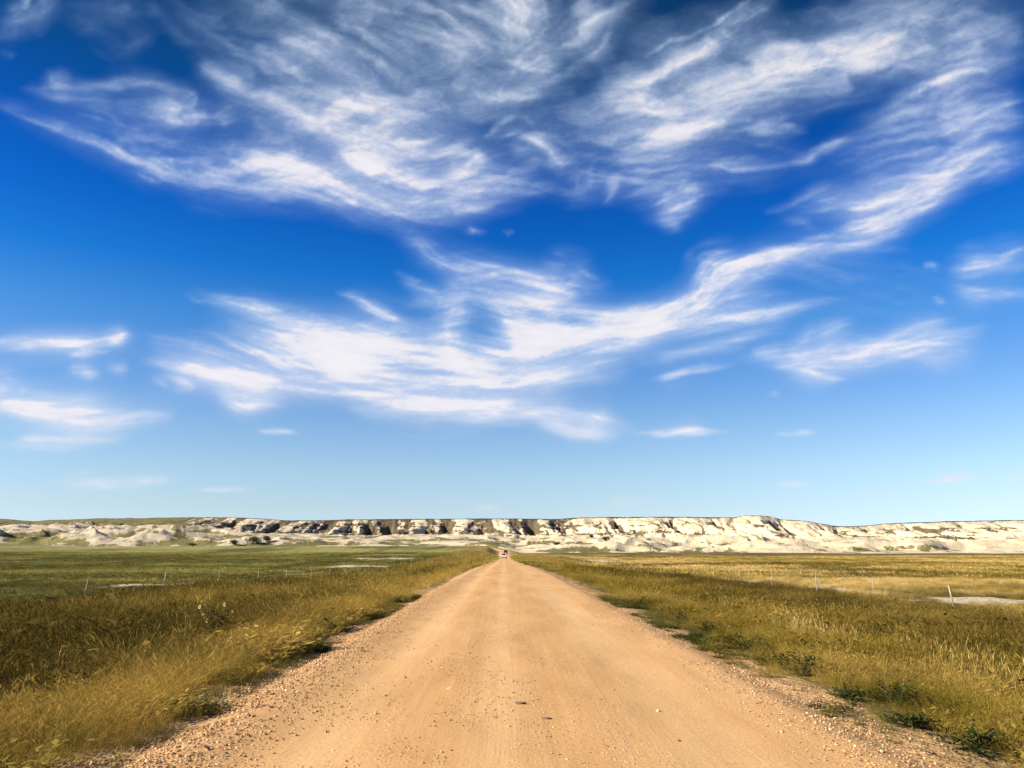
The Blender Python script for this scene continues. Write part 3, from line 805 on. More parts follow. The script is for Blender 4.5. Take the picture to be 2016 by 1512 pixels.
def tuft(seed, n, radius, h0, h1, width, lean, seg=3, heads=0.0, head_len=.12, head_w=2.2, leafy=0.0, strawy=.2, leaf_l=.05):
    """a tuft of grass: curved tapering blades, some carrying seed heads or leaves"""
    g = np.random.default_rng(seed)
    V, Fc, bv, sw = [], [], [], []
    for k in range(n):
        r = radius * math.sqrt(g.random()); th = g.uniform(0, 2 * math.pi)
        b = np.array([r * math.cos(th), r * math.sin(th), -.03])
        h = g.uniform(h0, h1); ln = lean * g.uniform(.2, 1.0) * h
        la = th + g.normal() * .9
        ld = np.array([math.cos(la), math.sin(la), 0]); wa = g.uniform(0, math.pi)
        wd = np.array([math.cos(wa), math.sin(wa), 0]); w = width * g.uniform(.6, 1.3)
        v = g.random(); st = 1.0 if g.random() < strawy else 0.0
        pts = []
        for i in range(seg + 1):
            q = i / seg
            pts.append(b + ld * ln * q ** 1.8 + np.array([0, 0, h * (q - .22 * lean * q ** 3)]))
        k0 = len(V)
        for i in range(seg):
            ww = w * (1 - .75 * (i / seg)) / 2
            V += [pts[i] - wd * ww, pts[i] + wd * ww]
        V.append(pts[seg])
        for i in range(seg - 1):
            a = k0 + 2 * i; Fc.append((a, a + 1, a + 3, a + 2))
        a = k0 + 2 * (seg - 1); Fc.append((a, a + 1, a + 2))
        nv = 2 * seg + 1; bv += [v] * nv; sw += [st] * nv
        if g.random() < heads:
            d = pts[seg] - pts[seg - 1]; d /= np.linalg.norm(d) + 1e-9
            for turn in (0, 1):
                e = wd if turn == 0 else np.cross(d, wd)
                hl = head_len * g.uniform(.7, 1.3); hw = w * head_w
                p0 = pts[seg] - d * hl * .5
                k0 = len(V)
                V += [p0, p0 + d * hl * .4 + e * hw / 2, p0 + d * hl, p0 + d * hl * .4 - e * hw / 2]
                Fc.append((k0, k0 + 1, k0 + 2, k0 + 3)); bv += [min(1, v + .25)] * 4; sw += [st] * 4
        if g.random() < leafy:
            for q in range(3):
                p0 = pts[g.integers(1, seg + 1)]; an = g.uniform(0, 6.28)
                e = np.array([math.cos(an), math.sin(an), g.uniform(-.2, .7)]); f2 = np.cross(e, [0, 0, 1]); ll = g.uniform(.5, 1.1) * leaf_l
                k0 = len(V)
                V += [p0, p0 + e * ll * .5 + f2 * ll * .22, p0 + e * ll, p0 + e * ll * .5 - f2 * ll * .22]
                Fc.append((k0, k0 + 1, k0 + 2, k0 + 3)); bv += [g.random()] * 4; sw += [0] * 4
    me = bpy.data.meshes.new('tuft'); me.from_pydata([tuple(p) for p in V], [], Fc); me.update()
    set_float(me, 'bv', np.array(bv)); set_float(me, 'straw', np.array(sw))
    return me

C_NEAR = protos('near_grass', [(tuft(k, 66, .26, .45, 1.0, .0058, .5, 3, .4, .10, 1.7, .12, .25), M_BLADE) for k in range(4)]            # 0-3 rank grass
                + [(tuft(10 + k, 88, .30, .4, 1.0, .0058, .85, 3, .6, .15, 1.9, 0, .5), M_BLADE) for k in range(3)]                    # 4-6 foxtail
                + [(tuft(20 + k, 40, .5, .3, 1.0, .03, .9, 3, 0, 0, 0, .9, .05, .22), M_BLADE) for k in range(3)]                           # 7-9 leafy weeds
                + [(tuft(30 + k, 6, .22, .5, 1.0, .0062, .25, 4, .6, .14, 1.4, 0, .6), M_BLADE) for k in range(3)])                   # 10-12 dry stalks
C_MID = protos('mid_grass', [(tuft(40 + k, 52, .5, .4, 1.0, .017, .55, 2, .35, .12, 1.5, .1, .25), M_BLADE) for k in range(4)]
               + [(tuft(50 + k, 54, .5, .4, 1.0, .016, .9, 2, .5, .15, 1.8, 0, .5), M_BLADE) for k in range(3)])
C_FAR = protos('far_grass', [(tuft(60 + k, 46, 1.1, .4, 1.0, .075, .5, 2, .2, .12, 1.2, 0, .25), M_BLADE) for k in range(4)])

g0 = np.random.default_rng(5)
def fan(n, y0, y1, pw=2.0):
    """random spots on the ground spread over the fan in front of the camera"""
    u = g0.random(n); y = (y0 ** pw + u * (y1 ** pw - y0 ** pw)) ** (1 / pw)
    return g0.uniform(-.76, .76, n) * (y + 4.0), y

def grow(name, label, n, y0, y1, coll, kind, keep=1.0, pw=2.0):
    x, y = fan(n, y0, y1, pw)
    s, _ = side(x, y)
    bm = bare_mask(x, y)
    ok = (s > .0) & ((bm < g0.uniform(.03, .45, n)) | (g0.random(n) < .16))
    bm = bm[ok]
    x, y, s = x[ok], y[ok], s[ok]; n = len(x)
    z = ground_z(x, y)
    h = veg_height(x, y) * g0.uniform(.75, 1.25, n)
    h = h * (1 - .55 * bm)
    c = cover(x, y) * g0.uniform(.7, 1.3, (n, 1))
    sp = fbm(x / .9, y / 1.1, 105, 3) + g0.normal(0, .09, n)      # clumps of different species
    c = np.where((sp > .60)[:, None], c * np.array([.50, .56, .50]), c)
    c = np.where((sp < .40)[:, None], c * .55 + np.array([.36, .26, .07]) * .45 * np.minimum(1, c[:, :1] / .12), c)
    h = h * np.where(g0.random(n) > .93, 1.45, 1.0) * (.72 + .56 * fbm(x / 1.4, y / 1.6, 107, 3))
    sj = s + (fbm(x / 3.0, y / 3.5, 91, 4) - .5) * 1.6
    u = g0.random(n)
    if kind == 'near':
        q_ = at(432, 1272, 16.3); hide = (np.abs(x - q_[0] * y / q_[1]) < .42) & (y > q_[1] - 2.6) & (y < q_[1] + .1)
        h = np.where(hide, np.minimum(h, .24), h)
        left = x < 0
        idx = g0.integers(0, 4, n)
        gold = np.where(left, (sj > .1) & (sj < 2.7), (sj > .4) & (sj < 3.5) & (u < .2))
        idx = np.where(gold, 4 + g0.integers(0, 3, n), idx)
        pw_ = fbm(x / 1.3, y / 2.2, 163, 3)
        weed = np.where(left, (sj < .40) & (pw_ > .47), (sj < .8) & (pw_ > .46)) | ((u > .93) & ~gold)
        idx = np.where(weed, 7 + g0.integers(0, 3, n), idx)
        # bare gravelly gaps along the edge
        gap = (s < .7) & (fbm(x / 1.1, y / 1.6, 161, 3) > np.where(left, .60, .55)) 
        k = ~gap
        x, y, z, h, c, idx, s, u = x[k], y[k], z[k], h[k], c[k], idx[k], s[k], u[k]; n = len(x)
        wide = np.where(idx >= 7, 1.1, 1.0)
    elif kind == 'mid':
        left = x < 0
        idx = np.where((sj < 2.7) | (u < .25), 4 + g0.integers(0, 3, n), g0.integers(0, 4, n)); wide = np.full(n, 1.0)
    else:
        idx = g0.integers(0, 4, n); wide = np.full(n, 1.0)
    rot = np.stack([g0.normal(0, .09, n), g0.normal(0, .09, n), g0.uniform(0, 6.283, n)], -1)
    wv = g0.uniform(.8, 1.3, n) * (1.0 if kind == 'far' else np.maximum(h * 1.3, .16) * wide)
    o = scatter(name, np.stack([x, y, z], -1), rot, np.stack([wv, wv, h], -1), c, idx, coll)
    tag(o, label, 'grass', kind='stuff')
    return o

grow('roadside_grass', 'tall wild grass and weeds beside the near road', 36000, 4.5, 27, C_NEAR, 'near')
grow('prairie_grass', 'golden and olive prairie grass along both verges', 33000, 24, 90, C_MID, 'mid')
grow('meadow_grass', 'meadow grass reaching toward the badlands', 42000, 84, 330, C_FAR, 'far', pw=1.6)

# dry pale stalks standing out of the grass, mostly right of the road
def stalks():
    n = 900
    y = g0.uniform(6, 24, n); s = np.abs(g0.normal(0, 1, n)) * 2.2 + 2.6
    lf = g0.random(n) < .22
    x = np.where(lf, -2.8 - s + .3, 3.1 + s)
    k = fbm(x / 1.6, y / 2.0, 171, 3) > .5
    x, y = x[k], y[k]; n = len(x)
    c = np.broadcast_to(np.array([.44, .35, .165]), (n, 3)) * g0.uniform(.6, 1.25, (n, 1))
    h = g0.uniform(.6, 1.0, n)
    rot = np.stack([g0.normal(0, .1, n), g0.normal(0, .1, n), g0.uniform(0, 6.283, n)], -1)
    o = scatter('dry_grass_stalks', np.stack([x, y, ground_z(x, y)], -1), rot, np.stack([np.ones(n), np.ones(n), h], -1), c, 10 + g0.integers(0, 3, n), C_NEAR)
    tag(o, 'pale dry grass stalks standing above the roadside grass', 'grass', kind='stuff')
stalks()

# loose gravel
def stone_mesh(seed):
    g = np.random.default_rng(seed)
    bm = bmesh.new(); bmesh.ops.create_icosphere(bm, subdivisions=1, radius=1.0)
    for v in bm.verts:
        v.co *= float(g.uniform(.72, 1.15)); v.co.z *= .62
    me = bpy.data.meshes.new('pebble'); bm.to_mesh(me); bm.free()
    return me
def pebble_mat():
    m, nt, out = new_mat('pebble_stone'); N = NT(nt)
    c = N.mix(1.0, N.attr('col', 'INSTANCER').outputs['Vector'], N.mix(N.rng(N.noise(N.pos(), 60, 3), .3, .7), (.8, .8, .8), (1.15, 1.15, 1.15)), 'MULTIPLY')
    N.principled(out, c, .85, None, .25)
    return m
C_PEB = protos('pebbles', [(stone_mesh(k), None) for k in range(6)])
M_PEB = pebble_mat()
for o in C_PEB.objects: o.data.materials.clear(); o.data.materials.append(M_PEB)

def road_surface_z(x, y):
    cc = (x - .15) / (half_w(y) + .12)
    q = lambda m, w: np.exp(-((cc * 2.9 - m) / w) ** 2)
    rut = -.022 * q(-1.55, .38) - .02 * q(1.45, .5) + .018 * q(-2.3, .25) + .012 * q(2.4, .25)
    zr = smooth_interp(y, _ry, _rz, 8.0) + .035 * (1 - cc * cc) + rut + .004 - .06 * sstep(.84, 1.0, np.abs(cc)) + road_lump(x, y)
    return np.maximum(np.where(np.abs(cc) < 1.0, zr, -9), ground_z(x, y))
def gravel():
    X, Yv, Sz = [], [], []
    def put(n, xm, xs, y0, y1, s0, s1, thr):
        y = y0 * (y1 / y0) ** g0.random(n); x = xm + g0.normal(0, 1, n) * xs
        k = fbm(x / .7, y / 1.3, 181, 3) > thr
        X.append(x[k]); Yv.append(y[k]); Sz.append(g0.uniform(s0, s1, k.sum()) * (.35 + 1.2 * g0.random(k.sum()) ** 3))
    put(26000, -2.62, .36, 5.2, 40, .006, .016, .22)
    put(12000, -2.1, .55, 5.2, 32, .004, .011, .40)
    put(11000, 2.8, .27, 5.2, 34, .005, .013, .34)
    put(3000, 3.2, .2, 5.2, 18, .005, .013, .45)
    put(14000, -.35, .62, 5.2, 26, .003, .009, .45)
    put(9000, .1, 1.7, 5.2, 20, .002, .007, .48)
    put(120, 0, 2.2, 5.2, 20, .014, .022, .3)
    x = np.concatenate(X); y = np.concatenate(Yv); sz = np.concatenate(Sz); n = len(x)
    pal = np.array([(.44, .27, .12), (.54, .37, .20), (.30, .17, .075), (.64, .50, .32), (.17, .10, .05), (.48, .29, .15)])
    c = pal[g0.choice(6, n, p=[.27, .2, .2, .1, .11, .12])] * g0.uniform(.8, 1.15, (n, 1))
    z = road_surface_z(x, y) + sz * .25
    rot = np.stack([g0.normal(0, .3, n), g0.normal(0, .3, n), g0.uniform(0, 6.283, n)], -1)
    o = scatter('loose_gravel', np.stack([x, y, z], -1), rot, np.stack([sz, sz * g0.uniform(.7, 1.1, n), sz], -1), c, g0.integers(0, 6, n), C_PEB)
    tag(o, 'loose pebbles along the road margins and its centre', 'gravel', kind='stuff')
gravel()

# ================================================================= fences
M_STEEL = simple_mat('weathered_post', (.30, .27, .20), .6, .3, 0, .35, 3)
M_WOOD = simple_mat('grey_wood_post', (.36, .31, .23), .85, .1, 0, .3, 12)
M_WIRE = simple_mat('rusty_wire', (.20, .14, .10), .6, .3, .4, .2, 5)
def wire_fence(name, label, spots, lean, thick):
    x0, y0, _ = spots[0]
    root = tag(empty(name, (x0, y0, float(ground_z(np.array([x0]), np.array([y0]))[0]))), label, 'fence')
    org = np.array(root.location)
    tops = []
    rg = random.Random(len(name) + len(spots))
    for k, (x, y, zt) in enumerate(spots):
        zb = float(ground_z(np.array([x]), np.array([y]))[0])
        zt = max(zt, zb + 1.0); lx = lean[k] if k < len(lean) else rg.uniform(-.05, .05)
        r = thick[k] if k < len(thick) else thick[-1]
        b = np.array([x - lx, y, zb - .1]) - org; t = np.array([x, y + rg.uniform(-.04, .04), zt]) - org
        mb = MB()
        mb.tube([b, b + (t - b) * .5, t], [r, r * .97, r * .92], 7)
        if k % 3 != 1:                                   # T-post: a studded flange on the face
            for q in np.linspace(.25, .95, 7):
                p = b + (t - b) * q; mb.box(p + np.array([0, -r, 0]), (r * 1.2, r * .8, .03))
        mb.build('post', M_WOOD if r > .04 else M_STEEL, root, True)
        tops.append((b, t))
    for q in (.38, .66, .93):
        mb = MB(); pts = []
        for i, (b, t) in enumerate(tops):
            p = b + (t - b) * q + np.array([.0, -.03, 0])
            pts.append(p)
            if i + 1 < len(tops):
                p2 = tops[i + 1][0] + (tops[i + 1][1] - tops[i + 1][0]) * q
                pts.append((p + p2) / 2 + np.array([0, -.015, -.03]))
        mb.tube(pts, .004, 4)
        mb.build('wire', M_WIRE, root)
    return root

rs = [tuple(at([1868, 1718, 1606, 1519, 1455, 1405, 1366, 1334, 1306, 1283, 1262][k], [1152, 1141, 1131, 1127, 1122, 1117, 1113, 1113, 1112, 1112, 1110][k], 37.7 + 8.5 * k)) for k in range(11)]
rs = [(20.2, 12.2, -.05), (20.3, 20.7, -.05), (20.4, 29.2, -.05)] + rs + [(20.5, 122.7 + 8.5 * k, -.68 - .03 * k) for k in range(1, 9)]
wire_fence('wire_fence', 'wire fence of pale posts across the straw coloured right field', rs, [0, 0, 0, -.16, .0, .0, .02], [.026, .026, .026, .034, .026, .034, .026, .028, .024, .024])
ls = [tuple(at([175, 327, 433, 509, 564, 613, 650, 680][k], [1135, 1126, 1123, 1124, 1123, 1121, 1119, 1117][k], 40 + 9.3 * k)) for k in range(8)]
ls = [(-20.1, 12.1, .2), (-20.1, 21.4, .2), (-20.1, 30.7, .2)] + ls + [(-20.4, 105.1 + 9.3 * k, -.82 - .04 * k) for k in range(1, 9)]
wire_fence('wire_fence', 'wire fence on thin leaning posts along the green left meadow', ls, [0, 0, 0, .16, .10, .04], [.02, .02, .02, .021, .028, .027, .026, .026, .022])

# short dark stakes in the right ditch
M_DARK = simple_mat('dark_old_wood', (.06, .042, .028), .9, .1, 0, .3, 9)
for (px, py, Y, h), lb in zip([(1192, 1121, 92, .62), (1210, 1129, 74, .62), (1180, 1116, 104, .5)],
                              ['middle one of three short dark stakes in the grass right of the road', 'nearest and tallest of three short dark stakes right of the road', 'farthest and smallest of three short dark stakes right of the road']):
    p = at(px, py, Y); zb = float(ground_z(p[:1], p[1:2])[0])
    r = tag(empty('wooden_stake', (p[0], p[1], zb)), lb, 'stake', 'dark stakes right of the road')
    hh = max(h, p[2] - zb + h * .5)
    mb = MB(); mb.tube([(0, 0, -.1), (.01, 0, hh * .5), (.03, 0, hh)], [.07, .065, .055], 7); mb.build('shaft', M_DARK, r, True)
    mb = MB(); mb.tube([(.03, 0, hh), (.032, 0, hh + .03)], [.055, .03], 7); mb.build('weathered_tip', M_WOOD, r, True)

# diamond sign by the bend
p = at(1024, 1088, 400)
zb = land_z(p[0], p[1])
M_SIGN = simple_mat('sign_face', (.80, .72, .50), .5, .4, 0, .05, 2)
r = tag(empty('road_sign', (p[0], p[1], zb)), 'small pale diamond sign on a thin post at the right verge before the bend', 'sign')
zc = max(p[2] - zb, 1.0)
mb = MB(); mb.tube([(0, .03, -.2), (0, .03, zc + .3)], .03, 6); mb.build('sign_post', M_STEEL, r)
mb = MB(); mb.add([(0, 0, zc - .62), (.62, 0, zc), (0, 0, zc + .62), (-.62, 0, zc), (0, .01, zc - .62), (.62, .01, zc), (0, .01, zc + .62), (-.62, .01, zc)],
                  [(0, 1, 2, 3), (7, 6, 5, 4), (0, 4, 5, 1), (1, 5, 6, 2), (2, 6, 7, 3), (3, 7, 4, 0)]); mb.build('sign_panel', M_SIGN, r)

# ================================================================= the two cars
def vehicle(name, label, cat, loc, rz, paint, kind):
    root = tag(empty(name, loc, rz), label, cat, 'cars driving away on the gravel road')
    M_P = simple_mat(name + '_paint', paint, .3, .5, 0, .03, 1)
    g = bpy.data.materials.get('car_glass') or simple_mat('car_glass', (.015, .018, .022), .08, .6, 0, .05, 1)
    blk = bpy.data.materials.get('black_trim') or simple_mat('black_trim', (.02, .02, .02), .6, .3, 0, .1, 4)
    red = bpy.data.materials.get('tail_lamp') or simple_mat('tail_lamp', (.45, .02, .015), .25, .5, 0, .05, 3)
    rim_m = bpy.data.materials.get('alloy_rim') or simple_mat('alloy_rim', (.5, .5, .52), .35, .5, .8, .05, 3)
    plate_m = bpy.data.materials.get('number_plate') or simple_mat('number_plate', (.65, .65, .62), .5, .3, 0, .05, 3)
    W = .95
    # lofted body: sections along the length (y: rear -2.3 .. front 2.3), widths and heights
    tall = 1.0 if kind == 'suv' else .86
    secs = [(-2.32, .40, .86 * tall + .1, .88), (-2.25, .34, 1.02 * tall, .94), (-1.2, .30, 1.05 * tall, 1.0), (.9, .30, 1.04 * tall, 1.0), (1.7, .30, .98 * tall, .97), (2.2, .34, .86 * tall, .9), (2.32, .42, .74 * tall, .82)]
    n = 8; V = []
    for (y, z0, z1, w) in secs:
        w *= W
        V += [(-w * .86, y, z0), (-w, y, z0 + .14), (-w, y, z1 - .12), (-w * .93, y, z1), (w * .93, y, z1), (w, y, z1 - .12), (w, y, z0 + .14), (w * .86, y, z0)]
    Fc = [(i * n + k, i * n + (k + 1) % n, (i + 1) * n + (k + 1) % n, (i + 1) * n + k) for i in range(len(secs) - 1) for k in range(n)]
    Fc += [tuple(range(n)), tuple((len(secs) - 1) * n + k for k in range(n))[::-1]]
    mb = MB(); mb.add(V, Fc); mb.build('body', M_P, root, False)
    # cabin: glass block with pillars and roof
    zb = 1.03 * tall; zt = 1.72 if kind == 'suv' else 1.48
    yr0, yr1, yf1, yf0 = (-2.22, -1.95, .35, 1.05) if kind == 'suv' else (-1.75, -1.0, .35, 1.1)
    def cab(e, zt_):
        return [(-W * .93 + e, yr0 + e, zb - .02), (W * .93 - e, yr0 + e, zb - .02), (W * .93 - e, yf0 - e, zb - .02), (-W * .93 + e, yf0 - e, zb - .02),
                (-W * .76 + e, yr1 + e, zt_), (W * .76 - e, yr1 + e, zt_), (W * .76 - e, yf1 - e, zt_), (-W * .76 + e, yf1 - e, zt_)]
    c = cab(.012, zt - .03)
    quad = lambda i, j, k, l, s0=.08, s1=.92, t0=.10, t1=.9: [tuple((np.array(c[i]) * (1 - u) + np.array(c[j]) * u) * (1 - v) + (np.array(c[l]) * (1 - u) + np.array(c[k]) * u) * v) for u, v in ((s0, t0), (s1, t0), (s1, t1), (s0, t1))]
    mb = MB(); mb.add(cab(.0, zt), [(0, 1, 5, 4), (1, 2, 6, 5), (2, 3, 7, 6), (3, 0, 4, 7), (4, 5, 6, 7), (3, 2, 1, 0)]); mb.build('cabin', M_P, root, bevel=.05)
    def pane(nm, i, j, k, l, out, s0=.08, s1=.92):
        o = np.array(out) * .03
        q = [tuple(np.array(v) + o) for v in quad(i, j, k, l, s0, s1)]
        m2 = MB(); m2.add(q, [(0, 1, 2, 3)]); m2.build(nm, g, root)
    pane('rear_window', 0, 1, 5, 4, (0, -1, .2)); pane('windscreen', 2, 3, 7, 6, (0, 1, .4))
    for s0, s1 in ((.06, .32), (.36, .62), (.66, .94)):
        pane('side_window', 1, 2, 6, 5, (1, 0, .2), s0, s1); pane('side_window', 3, 0, 4, 7, (-1, 0, .2), 1 - s1, 1 - s0)
    for sx in (-1, 1):
        for y in (-1.42, 1.42):
            mb = MB(); mb.tube([(sx * (W - .20), y, .34), (sx * (W + .01), y, .34)], .34, 18); t = mb.build('wheel', blk, root, True)
            mb = MB(); mb.tube([(sx * (W - .03), y, .34), (sx * (W + .02), y, .34)], .21, 12); mb.build('rim', rim_m, t, True)
        mb = MB(); mb.box((sx * W * .84, -2.30, .86 * tall), (.20, .07, .30)); mb.build('tail_light', red, root, bevel=.012)
        mb = MB(); mb.box((sx * W * .78, 2.29, .70 * tall), (.30, .07, .14)); mb.build('headlight', plate_m, root, bevel=.012)
        mb = MB(); mb.box((sx * (W + .12), .75, 1.08 * tall), (.2, .1, .15)); mb.build('wing_mirror', M_P, root, bevel=.02)
    mb = MB(); mb.box((0, -2.36, .46), (1.66, .14, .2)); mb.build('rear_bumper', blk, root, bevel=.03)
    mb = MB(); mb.box((0, 2.34, .46), (1.6, .14, .2)); mb.build('front_bumper', blk, root, bevel=.03)
    mb = MB(); mb.box((0, -2.35, .80 * tall), (.5, .03, .14)); mb.build('number_plate', plate_m, root)
    return root
def road_z(x, y): return float(np.interp(y, PATH[:700, 1] if False else PATH[PATH[:, 1] < 445][:, 1], PATHZ[PATH[:, 1] < 445])) + .035
p = at(991.5, 1099, 262); vehicle('white_car', 'white car with dark rear window driving away, nearer of the two', 'car', (p[0], 262, road_z(p[0], 262)), 0, (.80, .80, .78), 'suv')
p = at(995.5, 1092, 375); vehicle('dark_car', 'dark car far down the road ahead of the white one', 'car', (p[0], 375, road_z(p[0], 375)), 0, (.035, .022, .02), 'suv')

# ================================================================= single plants
def leaf_mat(name, col):
    m, nt, out = new_mat(name); N = NT(nt)
    c = N.mix(N.rng(N.noise(N.pos(), 14, 3), .3, .7), tuple(v * .65 for v in col), tuple(v * 1.4 for v in col))
    df = N.n('ShaderNodeBsdfDiffuse'); tl = N.n('ShaderNodeBsdfTranslucent'); mx = N.n('ShaderNodeMixShader')
    N.link(c, df.inputs['Color']); N.link(c, tl.inputs['Color']); mx.inputs[0].default_value = .3
    N.link(df.outputs[0], mx.inputs[1]); N.link(tl.outputs[0], mx.inputs[2]); N.link(mx.outputs[0], out.inputs['Surface'])
    return m
M_STEM = simple_mat('plant_stem', (.11, .10, .035), .8, .2, 0, .3, 20)
M_SLEAF = leaf_mat('sunflower_leaf', (.035, .04, .014))
M_PETAL = leaf_mat('sunflower_petal', (.72, .56, .18))
M_DISC = simple_mat('sunflower_disc', (.03, .018, .01), .9, .1, 0, .2, 60)

def sunflower():
    p = at(432, 1272, 16.3)
    zb = float(ground_z(p[:1], p[1:2])[0])
    root = tag(empty('sunflower_plant', (p[0], p[1], zb)), 'branching wild sunflower with small yellow flowers in the left grass', 'plant')
    org = np.array([p[0], p[1], zb])
    heads = [(443, 1190), (394, 1195), (401, 1210), (409, 1222), (459, 1204), (398, 1184), (424, 1200), (434, 1206)]
    g = random.Random(3)
    mb = MB(); ends = []
    crown = np.array([.02, 0, .42])
    mb.tube([(0, 0, -.05), (-.01, 0, .2), crown], [.014, .012, .010], 6)
    for k, (px, py) in enumerate(heads):
        q = at(px, py, p[1] + g.uniform(-.16, .16)) - org
        b = np.array([.02 * g.uniform(-1, 1), 0, g.uniform(.22, .5)])
        m1 = b + (q - b) * .5 + np.array([(q[0] - b[0]) * .15, 0, -.04])
        mb.tube([b, m1, q], [.011, .009, .006], 5); ends.append((b, m1, q, k))
    mb.build('stem', M_STEM, root, True)
    def leaf(b, d, l):
        d = np.array(d) / np.linalg.norm(d); sdv = np.cross(d, [0, 0, 1.]); sdv /= np.linalg.norm(sdv) + 1e-6
        dn = np.array([0, 0, -.25 * l])
        return [b, b + d * l * .35 + sdv * l * .3, b + d * l * .75 + sdv * l * .18 + dn * .5, b + d * l + dn, b + d * l * .75 - sdv * l * .18 + dn * .5, b + d * l * .35 - sdv * l * .3], [(0, 1, 2, 3), (0, 3, 4, 5)]
    for (b, m1, q, k) in ends:
        for tq in (.25, .45, .62, .8):
            c = b + (q - b) * tq + np.array([0, 0, -.02 + .02 * g.random()])
            an = g.uniform(0, 6.28)
            mb = MB(); mb.add(*leaf(c, (math.cos(an), math.sin(an) * .8, g.uniform(-.3, .5)), g.uniform(.11, .19))); mb.build('leaf', M_SLEAF, root)
    for z in (.1, .18, .26, .33, .38):
        an = g.uniform(0, 6.28); mb = MB(); mb.add(*leaf(np.array([0, 0, z]), (math.cos(an), math.sin(an), .15), g.uniform(.10, .16))); mb.build('leaf', M_SLEAF, root)
    for (b, m1, q, k) in ends:
        if k >= 6: continue
        open_ = k in (0, 1, 3)
        r = .042 if open_ else .028
        face = np.array([-.55 + g.uniform(-.2, .2), -.8, .15 + g.uniform(-.1, .3)]); face /= np.linalg.norm(face)
        a = np.cross(face, [0, 0, 1.]); a /= np.linalg.norm(a); b2 = np.cross(face, a)
        mb = MB()
        for i in range(13):
            t = 2 * math.pi * i / 13; e = a * math.cos(t) + b2 * math.sin(t); f2 = -a * math.sin(t) + b2 * math.cos(t)
            o = q + face * .008
            mb.add([o + e * r * .3, o + e * r * .7 + f2 * r * .2, o + e * r + face * .006 * (1 if open_ else 4), o + e * r * .7 - f2 * r * .2], [(0, 1, 2, 3)])
        fl = mb.build('flower', M_PETAL, root)
        mb = MB(); mb.tube([q, q + face * .012, q + face * .016], [r * .42, r * .42, r * .2], 10); mb.build('flower_disc', M_DISC, fl, True)
sunflower()

# low dark green weeds that have crept onto the gravel
M_WEED = leaf_mat('weed_leaf', (.05, .06, .016)); M_WEED2 = leaf_mat('weed_leaf_dark', (.03, .042, .013))
def weed(px, py, w, h, label, group=None, dark=False, seed=0):
    d = _f + _r * (px - 1008) / FPX - _u * (py - 756) / FPX
    Y = d[1] * (CAM_H + .12) / -d[2]
    x = d[0] * Y / d[1]
    z = float(road_surface_z(np.array([x]), np.array([Y]))[0])
    root = tag(empty('roadside_weed', (x, Y, z)), label, 'weed', group)
    g = np.random.default_rng(seed + 300)
    mb = MB(); lf = MB()
    for k in range(16):
        an = g.uniform(0, 6.28); r = w / 2 * math.sqrt(g.random()); hh = h * (1 - .6 * (2 * r / w) ** 2) * g.uniform(.7, 1.1)
        e = np.array([math.cos(an) * r, math.sin(an) * r * .8, hh])
        mb.tube([(0, 0, -.02), (e[0] * .45, e[1] * .45, hh * .7), e], [.005, .004, .002], 4)
        for i in range(26):
            q = g.uniform(.15, 1.05); c = np.array([e[0] * q, e[1] * q, hh * min(1, q ** .6)]) + g.normal(0, .02, 3)
            c[2] = max(c[2], .004)
            a2 = g.uniform(0, 6.28); dv = np.array([math.cos(a2), math.sin(a2), g.uniform(-.4, .8)]); sv = np.cross(dv, [0, 0, 1.]); l = g.uniform(.025, .055)
            lf.add([c, c + dv * l * .5 + sv * l * .3, c + dv * l, c + dv * l * .5 - sv * l * .3], [(0, 1, 2, 3)])
    mb.build('stems', M_STEM, root); lf.build('foliage', M_WEED2 if dark else M_WEED, root)
_w0 = weed
def weed(px, py, w, h, *a): _w0(px, py, w * 1.25, h * 1.3, *a)
GW = 'weeds creeping onto the right edge of the road'
weed(1394, 1250, .75, .22, 'dark green weed beyond the gravel gap at the right road edge', GW, True, 1)
weed(1340, 1232, .70, .20, 'low green weed at the right road edge beyond the dark ones', GW, False, 2)
weed(1462, 1292, .80, .24, 'wide green weed at the right road edge', GW, False, 3)
weed(1585, 1336, .62, .24, 'round dark green weed set back from the right road edge', GW, True, 4)
weed(1525, 1322, .60, .18, 'olive weed between two darker ones at the right road edge', GW, False, 5)
weed(1768, 1398, .60, .20, 'dark green weed nearest the bare gravel shoulder on the right', GW, True, 6)
weed(1668, 1392, .40, .10, 'flat olive weed lying on the gravel of the right shoulder', GW, False, 7)
weed(1262, 1199, .8, .2, 'dark weed farthest along the right road edge', GW, True, 8)
weed(1935, 1500, .62, .14, 'flat dark weed nearest the camera on the right shoulder', GW, True, 9)
weed(1800, 1448, .45, .10, 'thin dark weed on the right gravel shoulder', GW, True, 10)
weed(628, 1278, .5, .16, 'dark weed leaning out over the left gravel margin', None, True, 11)

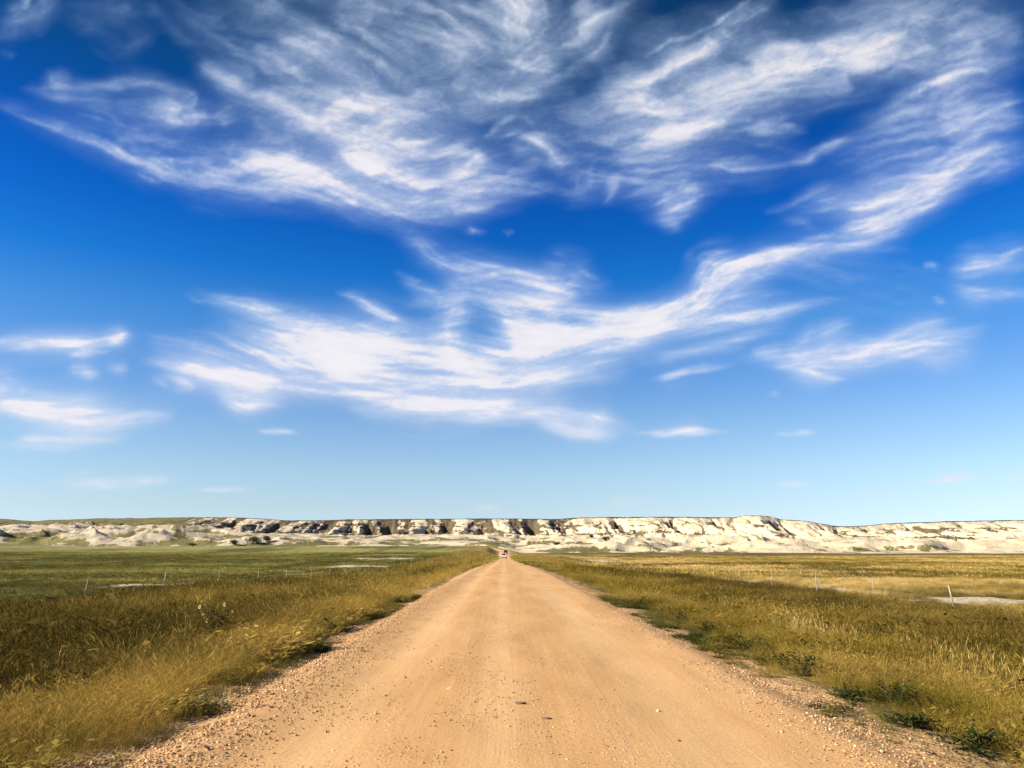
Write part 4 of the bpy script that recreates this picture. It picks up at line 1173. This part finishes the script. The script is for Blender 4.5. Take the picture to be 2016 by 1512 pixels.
# shrubs at the foot of the badlands
M_SAGE = leaf_mat('sage_leaf', (.10, .10, .065)); M_BARK = simple_mat('shrub_bark', (.09, .07, .05), .9, .1, 0, .3, 8); M_JUN = leaf_mat('juniper_leaf', (.05, .055, .022))
def shrub(px, py, Y, wpx, hpx, label, mat, seed):
    p = at(px, py, Y); z = land_z(p[0], Y)
    w = wpx / FPX * Y; h = hpx / FPX * Y
    root = tag(empty('shrub', (p[0], Y, z - .1)), label, 'shrub', 'shrubs at the foot of the badlands')
    g = np.random.default_rng(seed); tr = MB(); lf = MB()
    for k in range(9):
        an = g.uniform(0, 6.28); r = w / 2 * g.uniform(.2, .85); e = np.array([math.cos(an) * r, math.sin(an) * r, h * g.uniform(.45, .85)])
        tr.tube([(0, 0, -.3), e * np.array([.5, .5, .6]), e], [.12, .08, .03], 5)
        for i in range(70):
            c = e + g.normal(0, 1, 3) * np.array([w * .14, w * .14, h * .16]); c[2] = max(c[2], .05)
            a2 = g.normal(0, 1, 3); a2 /= np.linalg.norm(a2); b2 = np.cross(a2, g.normal(0, 1, 3)); b2 /= np.linalg.norm(b2); l = g.uniform(.18, .42) * max(h / 3, .5)
            lf.add([c - a2 * l, c + b2 * l * .5, c + a2 * l, c - b2 * l * .5], [(0, 1, 2, 3)])
    tr.build('trunk', M_BARK, root); lf.build('foliage', mat, root)
shrub(497, 1084, 452, 24, 15, 'largest rounded grey shrub below the left cliffs', M_SAGE, 1)
shrub(462, 1086, 446, 18, 10, 'low dark shrub just left of the large grey shrub', M_JUN, 2)
shrub(524, 1083, 456, 14, 12, 'pale grey shrub just right of the large grey shrub', M_SAGE, 3)
shrub(1193, 1080, 470, 13, 9, 'small round green shrub between white mounds right of the road', M_JUN, 4)
shrub(1098, 1080, 474, 16, 7, 'low dark shrub in a hollow of the white mounds near the road', M_JUN, 5)
shrub(1165, 1066, 540, 8, 6, 'tiny dark shrub higher on the white slope right of the road', M_JUN, 6)
shrub(380, 1082, 446, 15, 6, 'low flat shrub at the left edge of the green meadow', M_JUN, 7)

# single stones lying on the road
M_STONE = simple_mat('brown_stone', (.17, .10, .055), .9, .1, 0, .3, 20)
for k, (px, py, w, lb) in enumerate([(1025, 1389, .075, 'flat brown stone near the middle of the road, larger of two'), (1075, 1416, .055, 'small flat brown stone right of and nearer than the larger one'),
                                     (885, 1357, .04, 'pale stone left of the middle of the road')]):
    d = _f + _r * (px - 1008) / FPX - _u * (py - 756) / FPX
    Y = d[1] * (CAM_H - .03) / -d[2]; x = d[0] * Y / d[1]
    me = stone_mesh(900 + k); me.transform(Matrix.Diagonal((w, w * .5, w * .32, 1)))
    o = link_mesh('stone', me, M_STONE if k < 2 else simple_mat('pale_stone', (.6, .5, .38), .9, .1, 0, .2, 20))
    o.location = (x, Y, float(road_surface_z(np.array([x]), np.array([Y]))[0]) + w * .1)
    tag(o, lb, 'stone', 'stones lying on the road')
